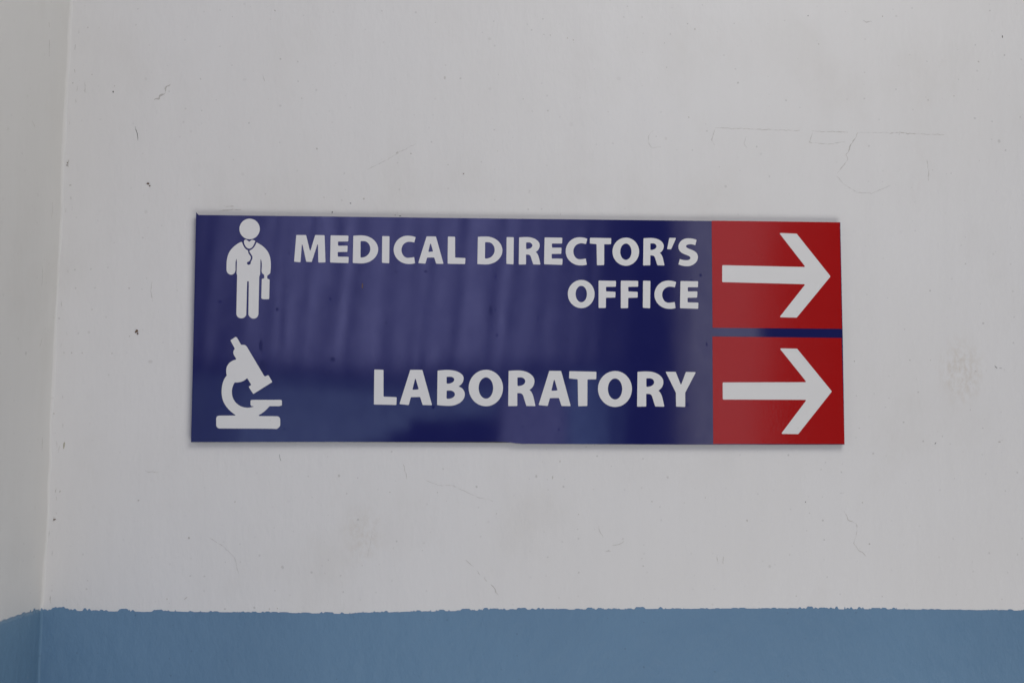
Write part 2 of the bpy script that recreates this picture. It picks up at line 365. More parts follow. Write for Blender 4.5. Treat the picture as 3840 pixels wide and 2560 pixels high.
# ------------------------------------------------------------------ blue dado paint, a thin coat with a ragged upper edge
LETTERS=[
('M','MEDICAL',[[(-208.25,189.73),(-208.16,190.1),(-207.92,190.33),(-207.55,190.4),(-199.87,190.45),(-199.53,190.39),(-199.29,190.2),(-199.14,189.88),(-195.86,177.13),(-195.5,176.21),(-195.12,176.2),(-194.74,177.11),(-191.06,190.03),(-190.91,190.34),(-190.67,190.53),(-190.34,190.58),(-183.01,190.48),(-182.64,190.4),(-182.4,190.17),(-182.31,189.79),(-181.2,165.97),(-181.26,165.57),(-181.48,165.32),(-181.87,165.24),(-187.02,165.08),(-187.4,165.15),(-187.65,165.39),(-187.74,165.77),(-188.14,180.36),(-188.3,181.92),(-188.67,181.98),(-189.24,180.51),(-193.57,166.1),(-193.72,165.8),(-193.97,165.62),(-194.3,165.56),(-198.17,165.65),(-198.51,165.72),(-198.75,165.92),(-198.88,166.24),(-202.05,180.07),(-202.56,181.76),(-202.93,181.73),(-203.15,179.98),(-203.96,165.83),(-204.06,165.44),(-204.32,165.22),(-204.71,165.17),(-209.17,165.58),(-209.54,165.69),(-209.76,165.95),(-209.81,166.34)]]),
('E','MEDICAL',[[(-176.78,189.74),(-176.7,190.13),(-176.46,190.37),(-176.08,190.45),(-161.17,190.38),(-160.78,190.3),(-160.54,190.06),(-160.47,189.66),(-160.54,185.57),(-160.63,185.19),(-160.86,184.95),(-161.24,184.87),(-169.33,184.78),(-169.72,184.7),(-169.95,184.45),(-170.01,184.05),(-169.9,181.51),(-169.81,181.12),(-169.56,180.89),(-169.18,180.82),(-161.75,180.97),(-161.34,180.9),(-161.1,180.65),(-161.04,180.24),(-161.24,175.87),(-161.33,175.5),(-161.56,175.27),(-161.93,175.19),(-169.38,175.04),(-169.76,174.95),(-170.0,174.7),(-170.06,174.31),(-169.96,171.37),(-169.88,170.99),(-169.64,170.75),(-169.26,170.68),(-160.68,170.62),(-160.29,170.54),(-160.05,170.29),(-159.99,169.89),(-160.12,165.54),(-160.21,165.15),(-160.45,164.92),(-160.84,164.85),(-176.24,165.2),(-176.62,165.28),(-176.85,165.53),(-176.93,165.92)]]),
('D','MEDICAL',[[(-155.96,189.91),(-155.92,190.11),(-155.81,190.24),(-155.62,190.31),(-155.21,190.37),(-154.46,190.46),(-153.71,190.53),(-152.96,190.59),(-152.21,190.63),(-151.46,190.67),(-150.71,190.69),(-149.96,190.7),(-149.21,190.71),(-148.46,190.72),(-145.97,190.58),(-143.61,190.11),(-141.4,189.35),(-139.37,188.32),(-137.57,187.04),(-136.02,185.54),(-134.76,183.85),(-133.81,182.0),(-133.2,180.01),(-132.98,177.9),(-133.16,175.78),(-133.72,173.76),(-134.63,171.87),(-135.86,170.14),(-137.37,168.6),(-139.15,167.27),(-141.14,166.19),(-143.33,165.37),(-145.68,164.86),(-148.16,164.66),(-148.91,164.66),(-149.67,164.67),(-150.42,164.69),(-151.19,164.72),(-151.97,164.75),(-152.77,164.8),(-153.58,164.84),(-154.41,164.89),(-155.27,164.95),(-155.76,164.98),(-155.98,165.03),(-156.11,165.18),(-156.15,165.41)],[(-149.23,184.72),(-149.16,185.11),(-148.92,185.35),(-148.54,185.43),(-146.32,185.46),(-145.34,185.37),(-144.41,185.11),(-143.53,184.68),(-142.73,184.09),(-142.02,183.37),(-141.41,182.53),(-140.91,181.59),(-140.53,180.55),(-140.29,179.43),(-140.2,178.25),(-140.29,176.93),(-140.59,175.68),(-141.09,174.51),(-141.75,173.44),(-142.57,172.49),(-143.53,171.67),(-144.62,171.0),(-145.81,170.5),(-147.09,170.18),(-148.11,170.09),(-148.32,170.09),(-148.53,170.13),(-148.72,170.21),(-148.85,170.28),(-149.04,170.43),(-149.15,170.63),(-149.19,170.86)]]),
('I','MEDICAL',[[(-129.39,189.62),(-129.32,190.01),(-129.07,190.26),(-128.68,190.33),(-123.36,190.22),(-122.98,190.13),(-122.75,189.89),(-122.67,189.5),(-122.68,165.75),(-122.76,165.34),(-123.01,165.1),(-123.41,165.05),(-128.68,165.4),(-129.05,165.49),(-129.28,165.74),(-129.35,166.11)]]),
('C','MEDICAL',[[(-98.64,189.22),(-98.63,189.41),(-98.7,189.56),(-98.86,189.66),(-99.22,189.82),(-99.91,190.06),(-100.65,190.28),(-101.4,190.45),(-102.18,190.6),(-102.97,190.72),(-103.77,190.8),(-104.56,190.86),(-105.34,190.89),(-106.11,190.9),(-108.17,190.7),(-110.13,190.18),(-111.95,189.37),(-113.62,188.28),(-115.09,186.95),(-116.35,185.41),(-117.37,183.68),(-118.12,181.78),(-118.59,179.76),(-118.73,177.63),(-118.53,175.49),(-117.98,173.46),(-117.11,171.57),(-115.96,169.85),(-114.55,168.32),(-112.91,167.01),(-111.07,165.96),(-109.05,165.18),(-106.9,164.7),(-104.63,164.55),(-104.0,164.56),(-103.38,164.59),(-102.76,164.63),(-102.16,164.68),(-101.56,164.76),(-100.99,164.85),(-100.43,164.96),(-99.9,165.09),(-99.39,165.24),(-99.13,165.33),(-99.01,165.4),(-98.95,165.5),(-98.95,165.63),(-99.76,170.75),(-99.8,170.87),(-99.89,170.94),(-100.01,170.94),(-100.28,170.89),(-100.82,170.8),(-101.39,170.7),(-101.99,170.61),(-102.6,170.52),(-103.22,170.43),(-103.83,170.36),(-104.42,170.3),(-104.99,170.26),(-105.51,170.24),(-106.48,170.33),(-107.4,170.61),(-108.26,171.05),(-109.05,171.66),(-109.75,172.4),(-110.36,173.27),(-110.85,174.26),(-111.22,175.33),(-111.46,176.49),(-111.55,177.71),(-111.47,178.92),(-111.2,180.08),(-110.77,181.16),(-110.2,182.15),(-109.48,183.03),(-108.64,183.79),(-107.7,184.41),(-106.67,184.87),(-105.56,185.17),(-104.39,185.28),(-103.88,185.28),(-103.39,185.25),(-102.89,185.22),(-102.4,185.16),(-101.93,185.09),(-101.46,185.01),(-101.01,184.91),(-100.58,184.79),(-100.17,184.67),(-99.95,184.59),(-99.85,184.57),(-99.78,184.61),(-99.73,184.71)]]),
('A','MEDICAL',[[(-88.6,189.91),(-88.45,190.21),(-88.2,190.4),(-87.87,190.46),(-80.38,190.47),(-80.04,190.41),(-79.8,190.22),(-79.65,189.91),(-72.88,165.86),(-72.85,165.38),(-73.07,165.09),(-73.53,165.0),(-78.83,165.05),(-79.15,165.11),(-79.4,165.29),(-79.55,165.58),(-81.09,170.29),(-81.24,170.59),(-81.5,170.76),(-81.82,170.82),(-87.3,170.69),(-87.63,170.62),(-87.88,170.43),(-88.02,170.12),(-89.22,165.56),(-89.37,165.23),(-89.64,165.04),(-89.99,165.0),(-95.2,165.45),(-95.63,165.58),(-95.83,165.87),(-95.78,166.32)],[(-85.3,182.7),(-84.95,183.66),(-84.57,183.67),(-84.17,182.74),(-82.5,177.13),(-82.46,176.68),(-82.66,176.38),(-83.09,176.25),(-85.96,176.01),(-86.44,176.07),(-86.67,176.34),(-86.66,176.83)]]),
('L','MEDICAL',[[(-68.74,189.82),(-68.66,190.22),(-68.41,190.46),(-68.02,190.53),(-62.79,190.42),(-62.41,190.34),(-62.17,190.1),(-62.1,189.71),(-62.0,171.63),(-61.92,171.25),(-61.69,171.01),(-61.31,170.92),(-53.13,170.64),(-52.75,170.55),(-52.52,170.3),(-52.46,169.9),(-52.62,165.68),(-52.71,165.3),(-52.96,165.06),(-53.34,164.99),(-68.17,165.15),(-68.56,165.23),(-68.8,165.47),(-68.87,165.86)]]),
('D',"DIRECTOR'S",[[(-40.98,190.13),(-40.94,190.32),(-40.82,190.46),(-40.64,190.52),(-40.22,190.58),(-39.48,190.68),(-38.73,190.75),(-37.98,190.81),(-37.23,190.85),(-36.49,190.88),(-35.74,190.9),(-34.99,190.92),(-34.24,190.93),(-33.5,190.94),(-31.01,190.79),(-28.66,190.33),(-26.46,189.56),(-24.45,188.53),(-22.67,187.25),(-21.13,185.75),(-19.88,184.06),(-18.95,182.2),(-18.37,180.2),(-18.16,178.1),(-18.35,175.97),(-18.93,173.94),(-19.85,172.05),(-21.09,170.32),(-22.61,168.78),(-24.39,167.45),(-26.39,166.37),(-28.58,165.55),(-30.93,165.03),(-33.4,164.83),(-34.15,164.83),(-34.9,164.84),(-35.65,164.86),(-36.42,164.89),(-37.2,164.93),(-37.99,164.97),(-38.8,165.02),(-39.63,165.07),(-40.48,165.12),(-40.97,165.15),(-41.19,165.21),(-41.32,165.35),(-41.36,165.58)],[(-34.31,184.92),(-34.23,185.31),(-33.99,185.56),(-33.6,185.64),(-31.4,185.66),(-30.42,185.58),(-29.49,185.31),(-28.63,184.88),(-27.84,184.3),(-27.13,183.58),(-26.53,182.73),(-26.03,181.78),(-25.67,180.74),(-25.43,179.63),(-25.35,178.45),(-25.46,177.13),(-25.77,175.87),(-26.27,174.7),(-26.94,173.63),(-27.77,172.68),(-28.73,171.86),(-29.82,171.18),(-31.01,170.68),(-32.28,170.36),(-33.3,170.27),(-33.51,170.27),(-33.72,170.31),(-33.91,170.4),(-34.04,170.47),(-34.23,170.61),(-34.34,170.81),(-34.37,171.04)]]),
('I',"DIRECTOR'S",[[(-14.32,189.91),(-14.24,190.31),(-14.0,190.55),(-13.6,190.62),(-8.35,190.51),(-7.97,190.43),(-7.73,190.18),(-7.66,189.8),(-7.85,165.88),(-7.93,165.47),(-8.19,165.24),(-8.6,165.18),(-13.8,165.53),(-14.17,165.63),(-14.39,165.87),(-14.46,166.25)]]),
('R',"DIRECTOR'S",[[(-2.68,190.11),(-2.64,190.29),(-2.54,190.41),(-2.36,190.47),(-1.98,190.52),(-1.24,190.59),(-0.46,190.66),(0.34,190.71),(1.14,190.75),(1.93,190.78),(2.68,190.81),(3.39,190.83),(4.03,190.84),(4.58,190.85),(6.51,190.77),(8.35,190.5),(10.06,190.05),(11.62,189.45),(13.0,188.7),(14.2,187.81),(15.16,186.82),(15.89,185.73),(16.34,184.55),(16.5,183.31),(16.43,182.33),(16.25,181.42),(15.98,180.59),(15.62,179.83),(15.2,179.15),(14.73,178.55),(14.22,178.02),(13.71,177.57),(13.19,177.19),(12.92,177.03),(12.82,176.94),(12.81,176.84),(12.9,176.74),(13.16,176.55),(13.57,176.16),(13.95,175.73),(14.29,175.25),(14.6,174.73),(14.88,174.18),(15.14,173.58),(15.37,172.95),(15.58,172.3),(15.78,171.61),(17.06,166.1),(17.08,165.63),(16.85,165.35),(16.39,165.26),(10.83,165.31),(10.69,165.34),(10.57,165.41),(10.49,165.53),(10.37,165.8),(10.13,166.43),(9.87,167.17),(9.61,168.0),(9.33,168.88),(9.05,169.78),(8.78,170.68),(8.5,171.53),(8.23,172.32),(7.97,173.02),(7.77,173.37),(7.54,173.67),(7.26,173.93),(6.94,174.13),(6.58,174.29),(6.15,174.4),(5.66,174.48),(5.11,174.51),(4.47,174.5),(4.08,174.48),(3.9,174.43),(3.79,174.32),(3.76,174.14),(3.76,165.95),(3.69,165.56),(3.45,165.31),(3.07,165.23),(-2.25,165.07),(-2.65,165.14),(-2.89,165.38),(-2.97,165.78)],[(3.83,185.1),(3.91,185.5),(4.15,185.74),(4.54,185.82),(6.36,185.84),(6.89,185.81),(7.4,185.71),(7.87,185.54),(8.31,185.31),(8.69,185.03),(9.02,184.7),(9.29,184.33),(9.49,183.93),(9.61,183.49),(9.65,183.03),(9.59,182.47),(9.39,181.95),(9.07,181.46),(8.64,181.01),(8.11,180.6),(7.5,180.26),(6.81,179.97),(6.05,179.76),(5.24,179.62),(4.69,179.59),(4.5,179.6),(4.31,179.66),(4.14,179.76),(4.08,179.8),(3.95,179.94),(3.86,180.11),(3.83,180.3)]]),
('E',"DIRECTOR'S",[[(21.04,189.97),(21.13,190.37),(21.37,190.61),(21.76,190.69),(36.84,190.62),(37.23,190.54),(37.47,190.29),(37.53,189.89),(37.4,185.84),(37.32,185.45),(37.07,185.21),(36.69,185.13),(28.51,185.04),(28.11,184.96),(27.87,184.71),(27.81,184.3),(27.89,181.78),(27.98,181.4),(28.22,181.16),(28.61,181.09),(36.12,181.24),(36.53,181.17),(36.77,180.92),(36.83,180.5),(36.57,176.17),(36.47,175.79),(36.23,175.56),(35.85,175.48),(28.33,175.33),(27.93,175.24),(27.7,174.99),(27.62,174.59),(27.68,171.68),(27.76,171.3),(28.0,171.06),(28.38,170.98),(37.06,170.92),(37.46,170.84),(37.69,170.59),(37.75,170.19),(37.56,165.87),(37.46,165.48),(37.21,165.24),(36.82,165.17),(21.25,165.52),(20.87,165.61),(20.63,165.85),(20.56,166.24)]]),
('C',"DIRECTOR'S",[[(60.86,189.5),(60.88,189.69),(60.8,189.84),(60.65,189.94),(60.29,190.09),(59.6,190.34),(58.87,190.55),(58.12,190.73),(57.34,190.88),(56.55,190.99),(55.76,191.08),(54.97,191.14),(54.19,191.17),(53.42,191.17),(51.36,190.98),(49.4,190.46),(47.57,189.64),(45.9,188.55),(44.41,187.22),(43.14,185.67),(42.1,183.94),(41.32,182.05),(40.84,180.02),(40.67,177.89),(40.85,175.74),(41.38,173.7),(42.22,171.81),(43.35,170.09),(44.75,168.56),(46.37,167.25),(48.2,166.19),(50.2,165.41),(52.35,164.93),(54.61,164.78),(55.24,164.79),(55.86,164.81),(56.48,164.86),(57.08,164.91),(57.67,164.99),(58.25,165.08),(58.81,165.19),(59.34,165.32),(59.85,165.47),(60.12,165.56),(60.23,165.63),(60.29,165.73),(60.3,165.86),(59.54,171.0),(59.5,171.11),(59.42,171.18),(59.29,171.18),(59.02,171.13),(58.48,171.04),(57.91,170.94),(57.31,170.85),(56.7,170.76),(56.08,170.67),(55.47,170.6),(54.88,170.54),(54.32,170.5),(53.79,170.48),(52.83,170.57),(51.91,170.85),(51.05,171.3),(50.27,171.9),(49.58,172.65),(48.99,173.52),(48.5,174.5),(48.14,175.58),(47.92,176.74),(47.84,177.96),(47.94,179.18),(48.22,180.34),(48.66,181.42),(49.25,182.41),(49.97,183.29),(50.81,184.05),(51.76,184.67),(52.8,185.14),(53.91,185.43),(55.08,185.55),(55.58,185.54),(56.08,185.52),(56.57,185.48),(57.06,185.43),(57.54,185.36),(58.0,185.27),(58.45,185.17),(58.88,185.06),(59.29,184.93),(59.5,184.85),(59.6,184.84),(59.68,184.88),(59.72,184.97)]]),
('T',"DIRECTOR'S",[[(63.42,190.15),(63.51,190.54),(63.76,190.78),(64.16,190.85),(82.6,190.66),(82.99,190.57),(83.23,190.33),(83.3,189.93),(83.18,185.71),(83.1,185.32),(82.85,185.08),(82.47,185.0),(77.42,184.91),(77.03,184.83),(76.78,184.58),(76.7,184.19),(76.55,166.03),(76.47,165.64),(76.24,165.4),(75.85,165.31),(70.57,165.08),(70.17,165.15),(69.92,165.38),(69.84,165.78),(69.59,184.29),(69.51,184.66),(69.29,184.9),(68.92,185.0),(63.94,185.38),(63.57,185.49),(63.35,185.74),(63.29,186.12)]]),
('O',"DIRECTOR'S",[[(97.14,191.31),(99.14,191.16),(101.03,190.69),(102.8,189.91),(104.41,188.86),(105.84,187.57),(107.07,186.05),(108.06,184.34),(108.8,182.47),(109.25,180.46),(109.4,178.33),(109.23,176.17),(108.75,174.11),(107.99,172.2),(106.97,170.44),(105.73,168.88),(104.29,167.54),(102.67,166.44),(100.89,165.61),(98.99,165.09),(97.0,164.9),(94.94,165.05),(93.0,165.54),(91.19,166.32),(89.54,167.39),(88.07,168.7),(86.81,170.24),(85.79,171.97),(85.03,173.87),(84.56,175.91),(84.41,178.07),(84.58,180.19),(85.07,182.22),(85.85,184.1),(86.89,185.83),(88.16,187.37),(89.64,188.7),(91.31,189.79),(93.13,190.6),(95.08,191.12)],[(97.11,185.8),(97.95,185.71),(98.75,185.43),(99.49,184.97),(100.16,184.35),(100.76,183.59),(101.28,182.7),(101.69,181.7),(102.0,180.6),(102.19,179.42),(102.25,178.17),(102.18,176.92),(101.98,175.73),(101.65,174.61),(101.23,173.6),(100.7,172.69),(100.1,171.92),(99.41,171.28),(98.67,170.81),(97.87,170.51),(97.03,170.4),(96.15,170.49),(95.32,170.77),(94.55,171.23),(93.85,171.85),(93.22,172.62),(92.69,173.51),(92.25,174.52),(91.93,175.62),(91.73,176.81),(91.67,178.06),(91.75,179.31),(91.96,180.49),(92.29,181.6),(92.73,182.61),(93.28,183.51),(93.91,184.28),(94.62,184.92),(95.4,185.39),(96.23,185.69)]]),
('R',"DIRECTOR'S",[[(113.59,190.54),(113.63,190.72),(113.73,190.84),(113.9,190.89),(114.28,190.94),(115.02,191.02),(115.8,191.08),(116.59,191.14),(117.39,191.18),(118.17,191.21),(118.92,191.24),(119.62,191.26),(120.25,191.27),(120.8,191.28),(122.72,191.2),(124.54,190.92),(126.23,190.48),(127.78,189.87),(129.15,189.11),(130.32,188.23),(131.28,187.23),(131.99,186.13),(132.43,184.95),(132.57,183.7),(132.5,182.71),(132.32,181.8),(132.04,180.97),(131.67,180.2),(131.25,179.52),(130.78,178.91),(130.27,178.38),(129.76,177.93),(129.24,177.55),(128.97,177.39),(128.87,177.29),(128.86,177.2),(128.95,177.1),(129.2,176.91),(129.61,176.52),(129.98,176.08),(130.32,175.6),(130.62,175.08),(130.9,174.52),(131.15,173.92),(131.37,173.29),(131.58,172.63),(131.77,171.94),(133.0,166.4),(133.0,165.94),(132.77,165.65),(132.31,165.56),(126.81,165.62),(126.67,165.64),(126.55,165.72),(126.47,165.84),(126.35,166.11),(126.11,166.74),(125.87,167.49),(125.61,168.32),(125.34,169.2),(125.08,170.11),(124.81,171.01),(124.54,171.87),(124.28,172.66),(124.03,173.36),(123.83,173.71),(123.6,174.02),(123.33,174.27),(123.02,174.48),(122.65,174.64),(122.23,174.75),(121.75,174.82),(121.19,174.86),(120.56,174.85),(120.17,174.83),(120.0,174.78),(119.89,174.67),(119.85,174.49),(119.79,166.26),(119.71,165.87),(119.47,165.62),(119.08,165.53),(113.83,165.38),(113.43,165.45),(113.18,165.69),(113.11,166.09)],[(120.01,185.5),(120.09,185.9),(120.34,186.14),(120.73,186.23),(122.53,186.25),(123.06,186.22),(123.56,186.11),(124.03,185.94),(124.46,185.71),(124.83,185.43),(125.16,185.1),(125.42,184.73),(125.62,184.32),(125.74,183.88),(125.78,183.42),(125.71,182.86),(125.5,182.33),(125.18,181.84),(124.75,181.39),(124.23,180.98),(123.61,180.63),(122.93,180.35),(122.17,180.13),(121.37,180.0),(120.83,179.96),(120.63,179.97),(120.44,180.03),(120.27,180.13),(120.22,180.17),(120.08,180.31),(120.0,180.48),(119.98,180.68)]]),
("'","DIRECTOR'S",[[(137.74,190.93),(137.88,191.27),(138.14,191.48),(138.49,191.55),(143.28,191.54),(143.78,191.43),(143.98,191.12),(143.87,190.61),(139.75,181.29),(139.57,181.01),(139.31,180.85),(138.98,180.81),(136.49,180.92),(136.07,181.03),(135.85,181.31),(135.85,181.75)]]),
('S',"DIRECTOR'S",[[(163.42,189.55),(163.43,189.71),(163.38,189.85),(163.25,189.95),(162.96,190.12),(162.34,190.39),(161.64,190.62),(160.86,190.82),(160.03,191.0),(159.16,191.13),(158.25,191.24),(157.34,191.31),(156.42,191.35),(155.51,191.36),(154.04,191.24),(152.64,190.92),(151.34,190.41),(150.14,189.75),(149.08,188.93),(148.17,187.98),(147.42,186.92),(146.86,185.76),(146.51,184.52),(146.38,183.21),(146.45,182.16),(146.66,181.2),(147.02,180.33),(147.5,179.54),(148.09,178.82),(148.79,178.17),(149.57,177.59),(150.44,177.07),(151.38,176.62),(152.38,176.21),(153.25,175.88),(154.06,175.57),(154.82,175.28),(155.51,174.99),(156.11,174.69),(156.62,174.38),(157.04,174.04),(157.35,173.67),(157.53,173.24),(157.6,172.76),(157.54,172.39),(157.38,172.05),(157.13,171.75),(156.8,171.48),(156.4,171.24),(155.93,171.05),(155.41,170.89),(154.84,170.77),(154.24,170.7),(153.61,170.67),(152.86,170.68),(152.17,170.72),(151.51,170.78),(150.89,170.87),(150.3,170.98),(149.74,171.11),(149.2,171.26),(148.67,171.43),(148.15,171.61),(147.87,171.72),(147.74,171.74),(147.64,171.69),(147.58,171.57),(146.32,167.08),(146.31,166.88),(146.38,166.73),(146.54,166.62),(146.91,166.45),(147.6,166.17),(148.33,165.92),(149.08,165.69),(149.87,165.49),(150.69,165.33),(151.55,165.2),(152.46,165.11),(153.41,165.05),(154.41,165.04),(156.06,165.17),(157.62,165.51),(159.09,166.05),(160.42,166.77),(161.62,167.64),(162.64,168.66),(163.48,169.8),(164.11,171.04),(164.51,172.37),(164.65,173.78),(164.59,174.76),(164.39,175.68),(164.05,176.51),(163.6,177.28),(163.03,177.98),(162.36,178.62),(161.59,179.19),(160.74,179.7),(159.82,180.16),(158.82,180.56),(157.95,180.89),(157.13,181.2),(156.36,181.49),(155.66,181.78),(155.05,182.06),(154.52,182.36),(154.09,182.67),(153.78,183.02),(153.58,183.41),(153.51,183.84),(153.57,184.18),(153.74,184.48),(154.0,184.76),(154.34,185.01),(154.76,185.23),(155.24,185.41),(155.77,185.56),(156.35,185.67),(156.96,185.74),(157.59,185.77),(158.09,185.77),(158.57,185.74),(159.04,185.7),(159.49,185.64),(159.94,185.56),(160.39,185.47),(160.84,185.35),(161.31,185.21),(161.79,185.05),(162.06,184.96),(162.19,184.94),(162.29,184.99),(162.34,185.11)]]),
('O','OFFICE',[[(55.28,151.21),(57.28,151.06),(59.18,150.58),(60.94,149.81),(62.55,148.76),(63.99,147.47),(65.21,145.96),(66.21,144.26),(66.95,142.39),(67.41,140.39),(67.57,138.28),(67.4,136.13),(66.92,134.09),(66.17,132.18),(65.16,130.44),(63.93,128.88),(62.49,127.55),(60.88,126.46),(59.11,125.64),(57.21,125.13),(55.22,124.94),(53.17,125.09),(51.23,125.58),(49.42,126.36),(47.76,127.43),(46.29,128.73),(45.03,130.27),(44.01,131.99),(43.25,133.88),(42.77,135.91),(42.61,138.06),(42.78,140.17),(43.26,142.18),(44.03,144.06),(45.06,145.78),(46.33,147.31),(47.81,148.63),(49.47,149.7),(51.28,150.51),(53.23,151.02)],[(55.27,145.73),(56.11,145.64),(56.91,145.35),(57.65,144.9),(58.33,144.28),(58.93,143.52),(59.44,142.64),(59.86,141.64),(60.17,140.54),(60.37,139.37),(60.43,138.13),(60.36,136.88),(60.16,135.7),(59.84,134.59),(59.42,133.58),(58.9,132.68),(58.29,131.91),(57.61,131.28),(56.87,130.81),(56.07,130.51),(55.23,130.41),(54.36,130.5),(53.53,130.78),(52.76,131.24),(52.05,131.86),(51.43,132.62),(50.89,133.51),(50.46,134.51),(50.13,135.61),(49.93,136.79),(49.86,138.04),(49.94,139.28),(50.14,140.45),(50.47,141.55),(50.91,142.56),(51.45,143.46),(52.08,144.23),(52.79,144.85),(53.57,145.32),(54.4,145.62)]]),
('F','OFFICE',[[(71.34,150.04),(71.42,150.44),(71.67,150.69),(72.06,150.76),(86.88,150.63),(87.27,150.55),(87.5,150.3),(87.57,149.91),(87.46,145.91),(87.38,145.52),(87.14,145.28),(86.75,145.19),(78.92,145.02),(78.52,144.94),(78.28,144.68),(78.21,144.29),(78.28,141.41),(78.36,141.03),(78.6,140.79),(78.97,140.71),(86.37,140.47),(86.75,140.39),(86.98,140.14),(87.05,139.75),(86.94,135.79),(86.86,135.41),(86.62,135.17),(86.24,135.08),(78.84,134.82),(78.46,134.73),(78.22,134.48),(78.14,134.1),(78.01,126.0),(77.93,125.61),(77.69,125.37),(77.3,125.28),(71.97,125.15),(71.57,125.22),(71.33,125.45),(71.25,125.85)]]),
('F','OFFICE',[[(92.1,150.24),(92.18,150.64),(92.43,150.88),(92.83,150.96),(107.66,150.82),(108.06,150.74),(108.29,150.49),(108.36,150.1),(108.25,146.06),(108.16,145.67),(107.92,145.43),(107.53,145.34),(99.68,145.17),(99.29,145.08),(99.05,144.83),(98.98,144.43),(99.04,141.52),(99.12,141.15),(99.36,140.91),(99.73,140.82),(107.14,140.59),(107.52,140.5),(107.76,140.25),(107.82,139.86),(107.71,135.86),(107.62,135.48),(107.38,135.24),(107.0,135.15),(99.59,134.89),(99.21,134.8),(98.97,134.55),(98.89,134.17),(98.74,125.99),(98.66,125.61),(98.42,125.36),(98.04,125.28),(92.7,125.14),(92.3,125.21),(92.05,125.45),(91.98,125.84)]]),
('I','OFFICE',[[(112.92,150.37),(113.01,150.77),(113.26,151.01),(113.66,151.08),(119.1,150.96),(119.48,150.88),(119.72,150.63),(119.79,150.24),(119.38,126.04),(119.29,125.63),(119.03,125.39),(118.62,125.34),(113.23,125.7),(112.86,125.8),(112.64,126.05),(112.57,126.43)]]),
('C','OFFICE',[[(143.89,149.69),(143.91,149.87),(143.83,150.02),(143.68,150.13),(143.32,150.28),(142.62,150.53),(141.89,150.74),(141.13,150.92),(140.35,151.07),(139.55,151.19),(138.75,151.28),(137.96,151.34),(137.17,151.37),(136.4,151.38),(134.31,151.18),(132.33,150.67),(130.48,149.85),(128.79,148.76),(127.28,147.43),(125.99,145.88),(124.93,144.14),(124.14,142.24),(123.64,140.21),(123.46,138.07),(123.63,135.92),(124.15,133.88),(124.99,131.98),(126.12,130.25),(127.51,128.71),(129.15,127.4),(130.98,126.33),(133.0,125.54),(135.16,125.06),(137.45,124.9),(138.08,124.91),(138.71,124.94),(139.33,124.98),(139.94,125.04),(140.54,125.11),(141.12,125.2),(141.68,125.31),(142.22,125.44),(142.73,125.59),(143.0,125.68),(143.12,125.75),(143.18,125.85),(143.19,125.98),(142.46,131.13),(142.42,131.25),(142.33,131.31),(142.2,131.32),(141.93,131.27),(141.39,131.18),(140.81,131.08),(140.2,130.99),(139.58,130.9),(138.96,130.81),(138.35,130.74),(137.75,130.68),(137.18,130.64),(136.65,130.63),(135.68,130.72),(134.75,131.0),(133.89,131.45),(133.11,132.06),(132.41,132.8),(131.82,133.68),(131.34,134.67),(130.98,135.75),(130.76,136.91),(130.69,138.14),(130.8,139.36),(131.08,140.52),(131.53,141.6),(132.13,142.59),(132.87,143.48),(133.72,144.24),(134.68,144.86),(135.73,145.32),(136.86,145.62),(138.04,145.73),(138.54,145.73),(139.05,145.7),(139.54,145.67),(140.03,145.61),(140.51,145.54),(140.98,145.45),(141.43,145.35),(141.86,145.24),(142.28,145.11),(142.49,145.03),(142.59,145.01),(142.67,145.05),(142.71,145.15)]]),
('E','OFFICE',[[(148.05,150.35),(148.14,150.75),(148.39,150.99),(148.78,151.06),(163.89,150.97),(164.29,150.89),(164.52,150.64),(164.59,150.24),(164.42,146.12),(164.33,145.73),(164.08,145.49),(163.69,145.41),(155.5,145.34),(155.1,145.25),(154.85,145.0),(154.78,144.6),(154.84,142.03),(154.93,141.64),(155.17,141.41),(155.56,141.34),(163.09,141.48),(163.5,141.4),(163.74,141.15),(163.79,140.74),(163.5,136.33),(163.4,135.95),(163.15,135.72),(162.77,135.64),(155.23,135.5),(154.83,135.41),(154.59,135.16),(154.51,134.76),(154.54,131.8),(154.62,131.41),(154.86,131.17),(155.25,131.1),(163.94,131.02),(164.34,130.94),(164.57,130.69),(164.63,130.29),(164.4,125.89),(164.3,125.5),(164.04,125.27),(163.65,125.2),(148.04,125.58),(147.66,125.67),(147.42,125.91),(147.36,126.3)]]),
('L','LABORATORY',[[(-135.34,66.18),(-135.26,66.57),(-135.02,66.81),(-134.63,66.88),(-127.64,66.69),(-127.27,66.61),(-127.04,66.37),(-126.96,65.99),(-126.72,42.8),(-126.65,42.42),(-126.42,42.18),(-126.05,42.09),(-115.34,41.67),(-114.96,41.58),(-114.73,41.33),(-114.67,40.95),(-114.87,35.22),(-114.96,34.85),(-115.2,34.62),(-115.58,34.55),(-134.68,34.86),(-135.06,34.95),(-135.29,35.18),(-135.36,35.57)]]),
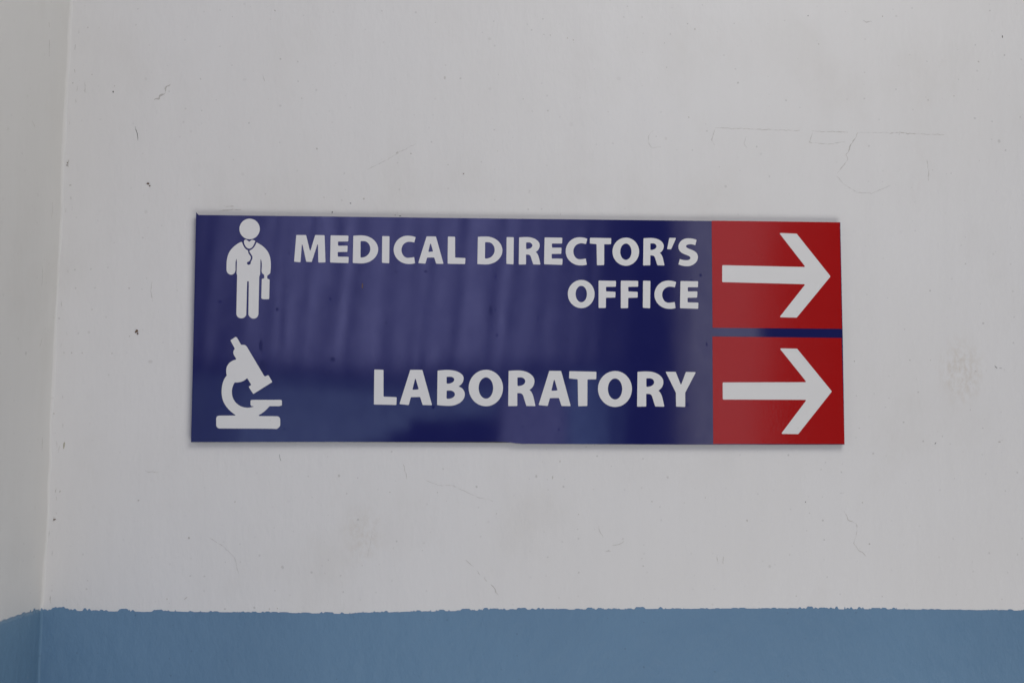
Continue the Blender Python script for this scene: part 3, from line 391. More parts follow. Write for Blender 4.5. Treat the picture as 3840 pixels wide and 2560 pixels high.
('A','LABORATORY',[[(-102.63,66.28),(-102.47,66.58),(-102.23,66.76),(-101.9,66.82),(-92.01,66.78),(-91.68,66.72),(-91.44,66.53),(-91.29,66.23),(-82.52,35.32),(-82.49,34.85),(-82.7,34.57),(-83.16,34.48),(-90.34,34.59),(-90.65,34.65),(-90.9,34.83),(-91.05,35.11),(-93.11,41.39),(-93.27,41.68),(-93.52,41.86),(-93.84,41.91),(-101.15,41.78),(-101.48,41.72),(-101.72,41.53),(-101.86,41.22),(-103.47,35.13),(-103.63,34.81),(-103.89,34.63),(-104.24,34.59),(-111.29,35.23),(-111.72,35.35),(-111.91,35.65),(-111.87,36.09)],[(-98.3,57.58),(-97.96,58.52),(-97.58,58.53),(-97.18,57.61),(-94.81,49.67),(-94.76,49.23),(-94.96,48.94),(-95.39,48.81),(-99.55,48.49),(-100.02,48.55),(-100.25,48.82),(-100.23,49.3)]]),
('B','LABORATORY',[[(-77.48,65.78),(-77.45,65.96),(-77.34,66.09),(-77.17,66.17),(-76.79,66.25),(-76.0,66.39),(-75.14,66.5),(-74.21,66.6),(-73.23,66.68),(-72.19,66.74),(-71.12,66.79),(-70.01,66.82),(-68.89,66.85),(-67.75,66.86),(-65.45,66.77),(-63.27,66.5),(-61.24,66.05),(-59.37,65.44),(-57.72,64.69),(-56.3,63.81),(-55.14,62.83),(-54.27,61.74),(-53.73,60.58),(-53.54,59.34),(-53.6,58.18),(-53.81,57.12),(-54.13,56.16),(-54.55,55.3),(-55.05,54.52),(-55.62,53.83),(-56.24,53.21),(-56.89,52.66),(-57.55,52.17),(-57.91,51.93),(-58.04,51.81),(-58.02,51.7),(-57.87,51.61),(-57.19,51.37),(-56.26,50.93),(-55.42,50.4),(-54.67,49.8),(-54.02,49.11),(-53.47,48.34),(-53.03,47.49),(-52.7,46.56),(-52.48,45.55),(-52.38,44.45),(-52.56,42.76),(-53.09,41.15),(-53.94,39.64),(-55.08,38.27),(-56.49,37.05),(-58.13,36.0),(-59.98,35.14),(-62.01,34.5),(-64.18,34.1),(-66.48,33.95),(-67.76,33.95),(-69.0,33.98),(-70.21,34.03),(-71.39,34.1),(-72.53,34.17),(-73.64,34.25),(-74.71,34.34),(-75.75,34.43),(-76.74,34.52),(-77.27,34.56),(-77.51,34.63),(-77.65,34.79),(-77.7,35.03)],[(-69.17,59.91),(-69.1,60.3),(-68.86,60.54),(-68.48,60.62),(-65.55,60.63),(-65.0,60.6),(-64.48,60.5),(-63.99,60.34),(-63.54,60.12),(-63.14,59.85),(-62.8,59.54),(-62.52,59.19),(-62.31,58.8),(-62.18,58.38),(-62.13,57.94),(-62.21,57.34),(-62.45,56.77),(-62.83,56.24),(-63.35,55.76),(-63.99,55.33),(-64.73,54.95),(-65.56,54.65),(-66.47,54.42),(-67.45,54.28),(-68.15,54.24),(-68.37,54.25),(-68.58,54.31),(-68.77,54.41),(-68.85,54.46),(-69.01,54.6),(-69.11,54.79),(-69.14,55.0)],[(-69.1,47.26),(-69.03,47.63),(-68.79,47.87),(-68.42,47.95),(-66.02,48.01),(-65.28,47.97),(-64.58,47.83),(-63.93,47.61),(-63.34,47.32),(-62.8,46.96),(-62.35,46.54),(-61.98,46.07),(-61.7,45.55),(-61.52,44.99),(-61.46,44.41),(-61.54,43.75),(-61.8,43.12),(-62.2,42.54),(-62.74,42.0),(-63.41,41.53),(-64.18,41.12),(-65.06,40.78),(-66.02,40.53),(-67.05,40.38),(-67.83,40.33),(-68.03,40.34),(-68.22,40.38),(-68.41,40.46),(-68.73,40.63),(-68.97,40.8),(-69.11,41.05),(-69.16,41.34)]]),
('O','LABORATORY',[[(-32.96,67.23),(-30.43,67.02),(-28.02,66.4),(-25.78,65.41),(-23.73,64.07),(-21.91,62.41),(-20.34,60.48),(-19.07,58.31),(-18.12,55.92),(-17.52,53.37),(-17.31,50.67),(-17.5,47.93),(-18.09,45.33),(-19.03,42.9),(-20.29,40.68),(-21.84,38.71),(-23.65,37.01),(-25.69,35.63),(-27.92,34.6),(-30.31,33.95),(-32.84,33.72),(-35.43,33.93),(-37.89,34.56),(-40.19,35.57),(-42.29,36.93),(-44.16,38.6),(-45.76,40.56),(-47.07,42.76),(-48.05,45.18),(-48.67,47.77),(-48.89,50.51),(-48.7,53.2),(-48.1,55.76),(-47.14,58.15),(-45.85,60.34),(-44.26,62.28),(-42.4,63.96),(-40.31,65.32),(-38.02,66.35),(-35.55,66.99)],[(-32.93,60.23),(-31.87,60.11),(-30.86,59.74),(-29.91,59.16),(-29.05,58.37),(-28.28,57.4),(-27.62,56.27),(-27.09,54.99),(-26.68,53.59),(-26.43,52.09),(-26.34,50.51),(-26.42,48.92),(-26.66,47.42),(-27.06,46.01),(-27.59,44.72),(-28.24,43.58),(-29.0,42.6),(-29.85,41.8),(-30.79,41.2),(-31.8,40.82),(-32.86,40.69),(-33.97,40.81),(-35.02,41.18),(-36.0,41.77),(-36.89,42.56),(-37.69,43.53),(-38.38,44.67),(-38.94,45.95),(-39.36,47.35),(-39.62,48.86),(-39.72,50.44),(-39.63,52.03),(-39.38,53.53),(-38.97,54.93),(-38.42,56.21),(-37.75,57.35),(-36.96,58.33),(-36.06,59.12),(-35.09,59.72),(-34.04,60.1)]]),
('R','LABORATORY',[[(-12.15,65.92),(-12.1,66.14),(-11.97,66.29),(-11.76,66.36),(-11.28,66.42),(-10.36,66.52),(-9.39,66.59),(-8.4,66.65),(-7.4,66.7),(-6.42,66.74),(-5.48,66.77),(-4.61,66.78),(-3.81,66.8),(-3.13,66.8),(-0.73,66.69),(1.55,66.33),(3.68,65.75),(5.62,64.96),(7.34,63.99),(8.82,62.86),(10.03,61.58),(10.92,60.18),(11.49,58.68),(11.68,57.1),(11.6,55.84),(11.38,54.68),(11.04,53.62),(10.59,52.65),(10.07,51.79),(9.49,51.02),(8.86,50.35),(8.22,49.77),(7.58,49.3),(7.24,49.09),(7.12,48.98),(7.11,48.85),(7.22,48.72),(7.54,48.48),(8.05,47.99),(8.52,47.43),(8.95,46.82),(9.33,46.15),(9.68,45.44),(10.0,44.68),(10.29,43.87),(10.55,43.03),(10.8,42.16),(12.45,34.86),(12.46,34.4),(12.23,34.13),(11.78,34.04),(4.67,34.15),(4.48,34.18),(4.34,34.28),(4.23,34.44),(4.08,34.78),(3.78,35.58),(3.46,36.53),(3.13,37.59),(2.79,38.71),(2.44,39.87),(2.1,41.01),(1.76,42.11),(1.42,43.12),(1.1,44.01),(0.85,44.46),(0.55,44.85),(0.21,45.17),(-0.18,45.43),(-0.64,45.64),(-1.17,45.79),(-1.77,45.89),(-2.46,45.93),(-3.25,45.93),(-3.74,45.9),(-3.96,45.85),(-4.1,45.7),(-4.14,45.48),(-4.12,34.81),(-4.2,34.43),(-4.43,34.19),(-4.81,34.1),(-11.77,33.94),(-12.17,34.0),(-12.41,34.24),(-12.48,34.64)],[(-4.06,59.68),(-3.98,60.06),(-3.74,60.3),(-3.36,60.38),(-0.91,60.4),(-0.25,60.35),(0.38,60.22),(0.97,60.0),(1.5,59.71),(1.98,59.35),(2.39,58.92),(2.72,58.45),(2.97,57.93),(3.13,57.37),(3.18,56.78),(3.1,56.07),(2.85,55.4),(2.45,54.78),(1.92,54.2),(1.27,53.69),(0.5,53.26),(-0.36,52.9),(-1.3,52.63),(-2.3,52.46),(-3.0,52.42),(-3.23,52.43),(-3.45,52.5),(-3.65,52.62),(-3.74,52.69),(-3.91,52.87),(-4.01,53.09),(-4.05,53.33)]]),
('A','LABORATORY',[[(25.18,66.05),(25.34,66.34),(25.59,66.53),(25.92,66.58),(35.75,66.54),(36.08,66.48),(36.33,66.3),(36.47,65.99),(44.93,35.03),(44.97,34.56),(44.74,34.27),(44.28,34.19),(37.15,34.29),(36.83,34.35),(36.59,34.53),(36.44,34.82),(34.44,41.1),(34.29,41.4),(34.04,41.57),(33.71,41.63),(26.44,41.5),(26.11,41.43),(25.87,41.24),(25.72,40.94),(24.06,34.84),(23.91,34.52),(23.64,34.33),(23.29,34.3),(16.29,34.93),(15.86,35.06),(15.66,35.35),(15.71,35.8)],[(29.41,57.3),(29.76,58.26),(30.14,58.27),(30.54,57.33),(32.83,49.41),(32.86,48.96),(32.66,48.67),(32.23,48.55),(28.11,48.22),(27.63,48.28),(27.4,48.55),(27.42,49.03)]]),
('T','LABORATORY',[[(43.89,65.72),(43.98,66.11),(44.22,66.34),(44.61,66.41),(68.29,66.04),(68.68,65.96),(68.91,65.72),(68.98,65.33),(68.83,59.66),(68.74,59.28),(68.5,59.05),(68.12,58.97),(61.36,58.89),(60.97,58.8),(60.73,58.56),(60.66,58.18),(60.49,35.08),(60.41,34.71),(60.18,34.46),(59.8,34.38),(52.74,34.12),(52.35,34.19),(52.1,34.42),(52.02,34.81),(51.67,58.34),(51.59,58.7),(51.37,58.94),(51.01,59.04),(44.36,59.58),(43.99,59.69),(43.77,59.93),(43.71,60.31)]]),
('O','LABORATORY',[[(86.46,66.83),(88.98,66.63),(91.37,66.02),(93.6,65.03),(95.64,63.7),(97.44,62.06),(98.99,60.14),(100.24,57.98),(101.17,55.62),(101.75,53.08),(101.94,50.41),(101.72,47.69),(101.11,45.11),(100.16,42.7),(98.88,40.5),(97.31,38.55),(95.49,36.86),(93.45,35.5),(91.22,34.47),(88.82,33.83),(86.3,33.6),(83.72,33.8),(81.26,34.43),(78.98,35.43),(76.9,36.78),(75.04,38.44),(73.46,40.38),(72.17,42.57),(71.21,44.96),(70.62,47.53),(70.42,50.25),(70.64,52.92),(71.25,55.46),(72.23,57.83),(73.53,60.0),(75.14,61.93),(77.0,63.59),(79.1,64.95),(81.4,65.96),(83.86,66.6)],[(86.43,59.89),(87.49,59.77),(88.49,59.41),(89.43,58.83),(90.28,58.05),(91.04,57.08),(91.69,55.96),(92.21,54.7),(92.6,53.31),(92.84,51.82),(92.92,50.26),(92.83,48.68),(92.57,47.18),(92.17,45.79),(91.63,44.51),(90.97,43.38),(90.2,42.4),(89.34,41.61),(88.4,41.02),(87.4,40.64),(86.33,40.51),(85.23,40.63),(84.19,41.0),(83.21,41.58),(82.33,42.36),(81.54,43.33),(80.86,44.46),(80.31,45.73),(79.91,47.12),(79.66,48.61),(79.57,50.19),(79.67,51.76),(79.93,53.24),(80.35,54.63),(80.91,55.9),(81.6,57.03),(82.39,58.0),(83.29,58.8),(84.27,59.39),(85.32,59.76)]]),
('R','LABORATORY',[[(107.24,65.69),(107.29,65.91),(107.42,66.06),(107.64,66.13),(108.12,66.19),(109.05,66.29),(110.03,66.36),(111.04,66.42),(112.04,66.47),(113.03,66.51),(113.98,66.53),(114.86,66.55),(115.66,66.56),(116.36,66.57),(118.78,66.46),(121.08,66.1),(123.22,65.52),(125.17,64.75),(126.91,63.79),(128.39,62.66),(129.6,61.4),(130.49,60.01),(131.05,58.52),(131.23,56.94),(131.14,55.7),(130.91,54.55),(130.56,53.5),(130.1,52.54),(129.56,51.68),(128.97,50.92),(128.33,50.25),(127.68,49.68),(127.03,49.21),(126.68,49.01),(126.56,48.89),(126.55,48.77),(126.66,48.64),(126.98,48.41),(127.49,47.91),(127.96,47.36),(128.39,46.75),(128.77,46.09),(129.12,45.38),(129.43,44.63),(129.72,43.83),(129.98,43.0),(130.22,42.13),(131.82,34.91),(131.83,34.45),(131.6,34.17),(131.15,34.08),(123.96,34.19),(123.77,34.22),(123.63,34.32),(123.52,34.47),(123.37,34.81),(123.08,35.61),(122.76,36.55),(122.44,37.6),(122.1,38.72),(121.76,39.86),(121.42,40.99),(121.09,42.08),(120.76,43.09),(120.44,43.97),(120.19,44.41),(119.9,44.8),(119.55,45.12),(119.16,45.38),(118.7,45.58),(118.17,45.73),(117.55,45.83),(116.86,45.87),(116.06,45.87),(115.57,45.84),(115.34,45.79),(115.21,45.64),(115.16,45.42),(115.09,34.85),(115.01,34.47),(114.77,34.23),(114.39,34.14),(107.36,33.98),(106.96,34.05),(106.72,34.29),(106.64,34.68)],[(115.36,59.49),(115.44,59.88),(115.68,60.12),(116.07,60.2),(118.54,60.22),(119.21,60.17),(119.85,60.04),(120.44,59.83),(120.98,59.53),(121.46,59.18),(121.87,58.76),(122.2,58.29),(122.44,57.77),(122.6,57.21),(122.65,56.63),(122.56,55.93),(122.3,55.26),(121.89,54.64),(121.35,54.08),(120.69,53.57),(119.91,53.14),(119.04,52.78),(118.09,52.51),(117.07,52.35),(116.37,52.31),(116.13,52.32),(115.91,52.39),(115.71,52.51),(115.62,52.58),(115.45,52.75),(115.35,52.97),(115.32,53.21)]]),
('Y','LABORATORY',[[(133.82,65.45),(133.68,65.97),(133.89,66.29),(134.42,66.39),(142.29,66.34),(142.61,66.29),(142.85,66.12),(143.02,65.85),(147.09,55.38),(147.47,54.72),(147.86,54.73),(148.23,55.4),(152.15,65.82),(152.32,66.1),(152.58,66.28),(152.91,66.33),(160.67,66.19),(161.19,66.08),(161.38,65.76),(161.22,65.25),(151.51,47.09),(151.4,34.62),(151.31,34.22),(151.06,33.98),(150.66,33.91),(143.56,34.2),(143.18,34.29),(142.95,34.53),(142.88,34.9),(142.82,47.04)]])]
HEAD=[[(-251.12,205.11),(-249.61,205.0),(-248.18,204.66),(-246.83,204.1),(-245.6,203.34),(-244.51,202.4),(-243.56,201.31),(-242.78,200.07),(-242.19,198.72),(-241.82,197.26),(-241.67,195.72),(-241.76,194.15),(-242.09,192.67),(-242.62,191.28),(-243.36,190.0),(-244.26,188.87),(-245.32,187.89),(-246.52,187.1),(-247.84,186.5),(-249.26,186.12),(-250.76,185.98),(-252.27,186.08),(-253.71,186.43),(-255.05,187.0),(-256.29,187.77),(-257.39,188.72),(-258.34,189.84),(-259.12,191.09),(-259.71,192.47),(-260.09,193.95),(-260.24,195.51),(-260.15,197.05),(-259.82,198.51),(-259.28,199.88),(-258.55,201.13),(-257.64,202.25),(-256.58,203.21),(-255.37,204.0),(-254.05,204.59),(-252.62,204.97)]]
COLLAR=[[(-255.84,184.25),(-255.77,184.56),(-255.66,184.82),(-255.53,185.04),(-255.37,185.22),(-255.19,185.37),(-254.99,185.48),(-254.78,185.56),(-254.56,185.61),(-254.33,185.63),(-254.1,185.62),(-253.7,185.52),(-253.34,185.36),(-253.02,185.15),(-252.71,184.92),(-252.43,184.69),(-252.15,184.45),(-251.88,184.24),(-251.61,184.07),(-251.33,183.94),(-251.03,183.89),(-250.79,183.94),(-250.55,184.06),(-250.32,184.22),(-250.09,184.41),(-249.85,184.62),(-249.6,184.84),(-249.33,185.04),(-249.04,185.21),(-248.72,185.35),(-248.37,185.43),(-246.26,184.99),(-246.08,184.92),(-245.93,184.78),(-245.85,184.6),(-245.63,183.81),(-245.61,183.63),(-245.67,183.47),(-245.82,183.36),(-245.91,183.31),(-246.05,183.21),(-246.16,183.08),(-246.22,182.91),(-246.36,182.34),(-246.64,181.51),(-246.98,180.7),(-247.39,179.93),(-247.85,179.23),(-248.37,178.6),(-248.94,178.08),(-249.56,177.67),(-250.21,177.4),(-250.91,177.29),(-251.67,177.4),(-252.4,177.68),(-253.09,178.11),(-253.72,178.68),(-254.3,179.36),(-254.81,180.14),(-255.23,180.99),(-255.57,181.89),(-255.8,182.82),(-255.93,183.77)]]
BODY=[[(-257.9,183.29),(-258.03,183.4),(-258.18,183.44),(-258.35,183.42),(-258.66,183.32),(-259.36,183.03),(-260.16,182.63),(-261.05,182.11),(-262.02,181.46),(-263.04,180.7),(-264.1,179.82),(-265.19,178.8),(-266.29,177.66),(-267.39,176.39),(-268.23,175.21),(-268.95,173.97),(-269.56,172.66),(-270.07,171.3),(-270.47,169.9),(-270.79,168.46),(-271.02,167.0),(-271.17,165.51),(-271.26,164.01),(-271.28,162.5),(-271.25,157.46),(-271.16,156.73),(-270.96,156.04),(-270.67,155.4),(-270.3,154.82),(-269.85,154.3),(-269.34,153.87),(-268.77,153.51),(-268.16,153.25),(-267.53,153.09),(-266.87,153.04),(-266.25,153.12),(-265.67,153.29),(-265.13,153.55),(-264.64,153.89),(-264.2,154.32),(-263.82,154.83),(-263.52,155.41),(-263.29,156.06),(-263.15,156.77),(-263.09,157.54),(-263.2,163.21),(-263.2,163.76),(-263.17,164.3),(-263.12,164.82),(-263.05,165.32),(-262.97,165.81),(-262.87,166.27),(-262.76,166.71),(-262.63,167.14),(-262.49,167.55),(-262.41,167.77),(-262.36,167.84),(-262.33,167.84),(-262.3,167.76),(-262.25,167.53),(-262.17,167.08),(-262.11,166.58),(-262.07,166.06),(-262.04,165.5),(-262.01,164.93),(-261.99,164.34),(-261.98,163.75),(-261.97,163.16),(-261.96,162.59),(-262.01,154.41),(-261.45,152.22),(-261.47,150.02),(-261.51,117.42),(-261.42,116.61),(-261.22,115.88),(-260.93,115.22),(-260.54,114.64),(-260.07,114.15),(-259.52,113.74),(-258.91,113.42),(-258.24,113.19),(-257.51,113.06),(-256.75,113.01),(-256.07,113.08),(-255.42,113.24),(-254.82,113.47),(-254.27,113.79),(-253.78,114.19),(-253.35,114.65),(-253.01,115.19),(-252.75,115.79),(-252.58,116.45),(-252.51,117.18),(-252.34,146.02),(-252.32,146.36),(-252.28,146.62),(-252.23,146.83),(-252.17,146.98),(-252.09,147.09),(-252.0,147.16),(-251.9,147.19),(-251.79,147.21),(-251.66,147.22),(-251.53,147.22),(-251.36,147.21),(-251.21,147.19),(-251.09,147.14),(-250.99,147.07),(-250.9,146.98),(-250.84,146.86),(-250.8,146.71),(-250.76,146.52),(-250.74,146.29),(-250.73,146.03),(-250.59,116.88),(-250.5,116.38),(-250.31,115.85),(-250.02,115.3),(-249.64,114.76),(-249.17,114.24),(-248.62,113.77),(-247.98,113.37),(-247.27,113.05),(-246.49,112.85),(-245.64,112.79),(-244.89,112.87),(-244.21,113.08),(-243.6,113.38),(-243.06,113.77),(-242.6,114.24),(-242.21,114.77),(-241.91,115.35),(-241.69,115.96),(-241.55,116.61),(-241.5,117.26),(-241.4,151.46),(-240.67,153.67),(-240.52,162.8),(-240.55,163.45),(-240.57,164.05),(-240.57,164.63),(-240.57,165.18),(-240.57,165.7),(-240.55,166.19),(-240.52,166.67),(-240.48,167.13),(-240.43,167.57),(-240.39,167.81),(-240.37,167.9),(-240.33,167.9),(-240.28,167.83),(-240.12,167.48),(-239.91,166.94),(-239.72,166.37),(-239.57,165.77),(-239.44,165.12),(-239.33,164.42),(-239.25,163.66),(-239.2,162.83),(-239.17,161.92),(-239.16,160.93),(-239.33,156.83),(-239.26,156.3),(-239.16,155.84),(-239.03,155.43),(-238.87,155.07),(-238.68,154.75),(-238.44,154.46),(-238.17,154.19),(-237.86,153.93),(-237.5,153.66),(-237.28,153.51),(-237.18,153.42),(-237.1,153.31),(-237.06,153.18),(-236.77,151.82),(-236.85,150.39),(-236.93,150.09),(-237.11,149.88),(-237.39,149.77),(-238.46,149.55),(-238.75,149.43),(-238.93,149.21),(-238.99,148.9),(-239.14,132.01),(-239.08,131.75),(-238.97,131.51),(-238.8,131.31),(-238.56,131.15),(-238.27,131.01),(-237.9,130.9),(-237.45,130.81),(-236.93,130.76),(-236.32,130.73),(-235.62,130.72),(-232.75,130.75),(-232.45,130.81),(-232.23,130.99),(-232.11,131.28),(-231.94,132.07),(-231.92,148.39),(-231.97,148.68),(-232.12,148.9),(-232.37,149.05),(-233.53,149.49),(-233.76,149.62),(-233.92,149.83),(-234.0,150.09),(-234.23,151.85),(-234.13,152.11),(-233.99,152.36),(-233.8,152.58),(-233.57,152.81),(-233.3,153.05),(-232.99,153.32),(-232.64,153.62),(-232.26,153.97),(-231.84,154.38),(-231.6,154.64),(-231.49,154.8),(-231.41,154.97),(-231.38,155.16),(-231.02,159.75),(-231.02,161.59),(-231.06,163.35),(-231.16,165.03),(-231.33,166.65),(-231.57,168.21),(-231.92,169.72),(-232.37,171.2),(-232.95,172.64),(-233.67,174.06),(-234.55,175.48),(-235.33,176.47),(-236.15,177.4),(-237.01,178.27),(-237.92,179.08),(-238.87,179.84),(-239.87,180.57),(-240.93,181.26),(-242.04,181.92),(-243.22,182.57),(-244.13,183.04),(-244.32,183.09),(-244.47,183.03),(-244.56,182.86),(-244.69,182.43),(-244.99,181.62),(-245.36,180.78),(-245.79,179.93),(-246.31,179.09),(-246.93,178.28),(-247.64,177.51),(-248.47,176.8),(-249.43,176.16),(-250.42,175.67),(-250.47,175.63),(-250.51,175.59),(-250.54,175.53),(-250.58,175.43),(-250.62,175.21),(-250.62,174.99),(-250.61,174.76),(-250.57,174.52),(-250.51,174.28),(-250.43,174.05),(-250.35,173.83),(-250.25,173.62),(-250.16,173.42),(-249.86,173.04),(-249.56,172.66),(-249.26,172.28),(-248.96,171.88),(-248.68,171.46),(-248.43,171.03),(-248.21,170.58),(-248.03,170.09),(-247.91,169.58),(-247.85,169.03),(-247.88,168.49),(-247.96,168.0),(-248.08,167.55),(-248.22,167.13),(-248.39,166.74),(-248.57,166.37),(-248.76,166.01),(-248.95,165.65),(-249.13,165.29),(-249.29,164.92),(-249.28,164.47),(-249.3,164.05),(-249.37,163.68),(-249.48,163.34),(-249.64,163.05),(-249.86,162.79),(-250.13,162.58),(-250.47,162.42),(-250.87,162.3),(-251.34,162.22),(-251.65,162.29),(-251.92,162.41),(-252.16,162.58),(-252.36,162.77),(-252.52,163.0),(-252.64,163.24),(-252.73,163.5),(-252.78,163.75),(-252.8,164.01),(-252.77,164.25),(-252.67,164.48),(-252.56,164.66),(-252.42,164.83),(-252.27,164.96),(-252.09,165.07),(-251.9,165.16),(-251.69,165.24),(-251.46,165.3),(-251.21,165.34),(-251.06,165.36),(-250.98,165.38),(-250.92,165.42),(-250.87,165.48),(-250.71,165.71),(-250.48,166.06),(-250.25,166.42),(-250.03,166.78),(-249.84,167.16),(-249.67,167.54),(-249.53,167.94),(-249.42,168.34),(-249.37,168.75),(-249.37,169.17),(-249.44,169.59),(-249.58,170.0),(-249.76,170.4),(-249.99,170.78),(-250.24,171.15),(-250.5,171.51),(-250.76,171.85),(-251.0,172.18),(-251.21,172.49),(-251.38,172.78),(-251.56,173.14),(-251.69,173.49),(-251.78,173.82),(-251.86,174.13),(-251.91,174.43),(-251.95,174.7),(-251.99,174.96),(-252.03,175.19),(-252.08,175.41),(-252.12,175.52),(-252.14,175.57),(-252.18,175.62),(-252.23,175.65),(-253.13,176.19),(-253.97,176.83),(-254.68,177.51),(-255.29,178.22),(-255.81,178.96),(-256.24,179.72),(-256.61,180.49),(-256.92,181.27),(-257.2,182.04),(-257.46,182.81)]]
MICRO=[[(-261.33,95.78),(-261.64,95.87),(-261.95,95.85),(-262.24,95.71),(-265.85,93.21),(-266.14,92.91),(-266.22,92.55),(-266.09,92.14),(-262.44,85.53),(-262.36,85.32),(-262.35,85.11),(-262.4,84.9),(-262.57,84.5),(-262.88,84.08),(-263.13,83.64),(-263.32,83.2),(-263.46,82.75),(-263.54,82.3),(-263.57,81.84),(-263.55,81.38),(-263.48,80.92),(-263.35,80.45),(-263.18,79.99),(-262.99,79.54),(-262.78,79.12),(-262.57,78.73),(-262.35,78.35),(-262.12,77.99),(-261.88,77.63),(-261.64,77.27),(-261.39,76.9),(-261.13,76.52),(-260.98,76.3),(-260.92,76.17),(-260.9,76.04),(-260.9,75.9),(-260.96,75.6),(-261.04,75.36),(-261.21,75.18),(-261.44,75.07),(-262.56,74.76),(-263.96,74.2),(-265.23,73.49),(-266.37,72.64),(-267.35,71.66),(-268.17,70.56),(-268.82,69.34),(-269.29,68.0),(-269.57,66.57),(-269.64,65.03),(-269.62,64.49),(-269.59,63.98),(-269.54,63.51),(-269.48,63.05),(-269.41,62.62),(-269.34,62.2),(-269.26,61.8),(-269.19,61.41),(-269.11,61.02),(-269.07,60.8),(-269.06,60.69),(-269.09,60.59),(-269.15,60.49),(-269.76,59.75),(-270.45,58.74),(-271.09,57.61),(-271.67,56.34),(-272.19,54.93),(-272.63,53.37),(-272.98,51.66),(-273.23,49.78),(-273.37,47.73),(-273.39,45.5),(-273.23,43.11),(-272.83,40.79),(-272.2,38.52),(-271.3,36.31),(-270.13,34.16),(-268.69,32.07),(-266.94,30.03),(-264.89,28.06),(-262.51,26.15),(-261.02,25.13),(-260.51,24.67),(-260.59,24.38),(-261.26,24.28),(-274.64,24.17),(-275.28,24.13),(-275.85,24.02),(-276.33,23.84),(-276.74,23.59),(-277.08,23.28),(-277.35,22.9),(-277.55,22.45),(-277.69,21.95),(-277.76,21.39),(-277.78,20.77),(-277.67,15.84),(-277.62,15.29),(-277.48,14.78),(-277.27,14.3),(-276.99,13.87),(-276.65,13.48),(-276.27,13.15),(-275.84,12.89),(-275.38,12.69),(-274.9,12.56),(-274.4,12.52),(-228.03,12.47),(-223.44,12.26),(-223.23,12.27),(-223.03,12.33),(-222.84,12.42),(-222.51,12.64),(-221.98,13.03),(-221.51,13.42),(-221.11,13.8),(-220.78,14.19),(-220.51,14.56),(-220.3,14.94),(-220.15,15.31),(-220.07,15.68),(-220.05,16.05),(-220.12,20.69),(-220.17,21.23),(-220.29,21.73),(-220.49,22.18),(-220.75,22.6),(-221.08,22.95),(-221.47,23.26),(-221.92,23.5),(-222.43,23.68),(-223.0,23.79),(-223.62,23.83),(-238.65,23.86),(-239.37,24.19),(-239.63,24.38),(-239.64,24.59),(-239.4,24.79),(-238.55,25.3),(-237.28,26.11),(-236.13,26.9),(-235.08,27.7),(-234.11,28.5),(-233.21,29.33),(-232.37,30.17),(-231.55,31.05),(-230.76,31.98),(-230.26,32.6),(-230.05,32.79),(-229.8,32.92),(-229.51,32.96),(-221.31,32.99),(-219.42,33.51),(-219.08,33.68),(-218.88,33.96),(-218.81,34.33),(-218.87,37.59),(-218.91,37.86),(-219.01,38.11),(-219.18,38.33),(-219.25,38.39),(-219.47,38.56),(-219.72,38.67),(-219.99,38.7),(-245.63,38.61),(-245.85,38.59),(-246.07,38.53),(-246.27,38.43),(-246.74,38.16),(-246.98,37.95),(-247.13,37.68),(-247.18,37.36),(-247.12,34.3),(-247.08,34.03),(-246.98,33.78),(-246.8,33.56),(-246.59,33.35),(-246.41,33.2),(-246.2,33.09),(-245.98,33.02),(-244.39,32.69),(-244.29,32.65),(-244.29,32.6),(-244.37,32.54),(-244.6,32.42),(-245.05,32.22),(-245.53,32.04),(-246.03,31.89),(-246.56,31.76),(-247.11,31.65),(-247.68,31.56),(-248.27,31.5),(-248.89,31.46),(-249.52,31.45),(-251.94,31.61),(-254.21,32.13),(-256.31,32.95),(-258.22,34.08),(-259.9,35.46),(-261.35,37.1),(-262.52,38.94),(-263.4,40.99),(-263.97,43.19),(-264.2,45.55),(-264.18,46.64),(-264.1,47.7),(-263.96,48.71),(-263.76,49.68),(-263.51,50.59),(-263.22,51.46),(-262.89,52.27),(-262.54,53.02),(-262.16,53.7),(-261.94,54.05),(-261.81,54.2),(-261.63,54.29),(-261.43,54.32),(-259.77,54.32),(-258.53,54.42),(-257.37,54.6),(-256.3,54.85),(-255.31,55.18),(-254.39,55.58),(-253.53,56.04),(-252.73,56.56),(-251.99,57.14),(-251.29,57.76),(-250.93,58.13),(-250.75,58.26),(-250.57,58.24),(-250.41,58.07),(-247.16,52.91),(-247.01,52.52),(-247.07,52.16),(-247.32,51.84),(-248.55,50.82),(-248.82,50.5),(-248.87,50.14),(-248.71,49.75),(-245.28,44.53),(-244.97,44.22),(-244.6,44.14),(-244.19,44.3),(-228.38,54.55),(-228.07,54.85),(-227.99,55.21),(-228.14,55.62),(-231.13,60.59),(-231.27,60.77),(-231.45,60.91),(-231.67,61.0),(-231.74,61.02),(-231.97,61.06),(-232.2,61.04),(-232.41,60.96),(-234.15,60.12),(-234.45,60.04),(-234.74,60.08),(-235.0,60.27),(-235.47,60.73),(-251.17,86.6),(-251.5,87.1),(-251.85,87.51),(-252.19,87.85),(-252.54,88.12),(-252.89,88.33),(-253.24,88.48),(-253.59,88.59),(-253.93,88.66),(-254.26,88.69),(-254.59,88.7),(-256.16,88.73),(-256.48,88.79),(-256.75,88.95),(-256.95,89.2),(-260.37,95.09),(-260.52,95.29),(-260.7,95.46),(-260.9,95.58)]]
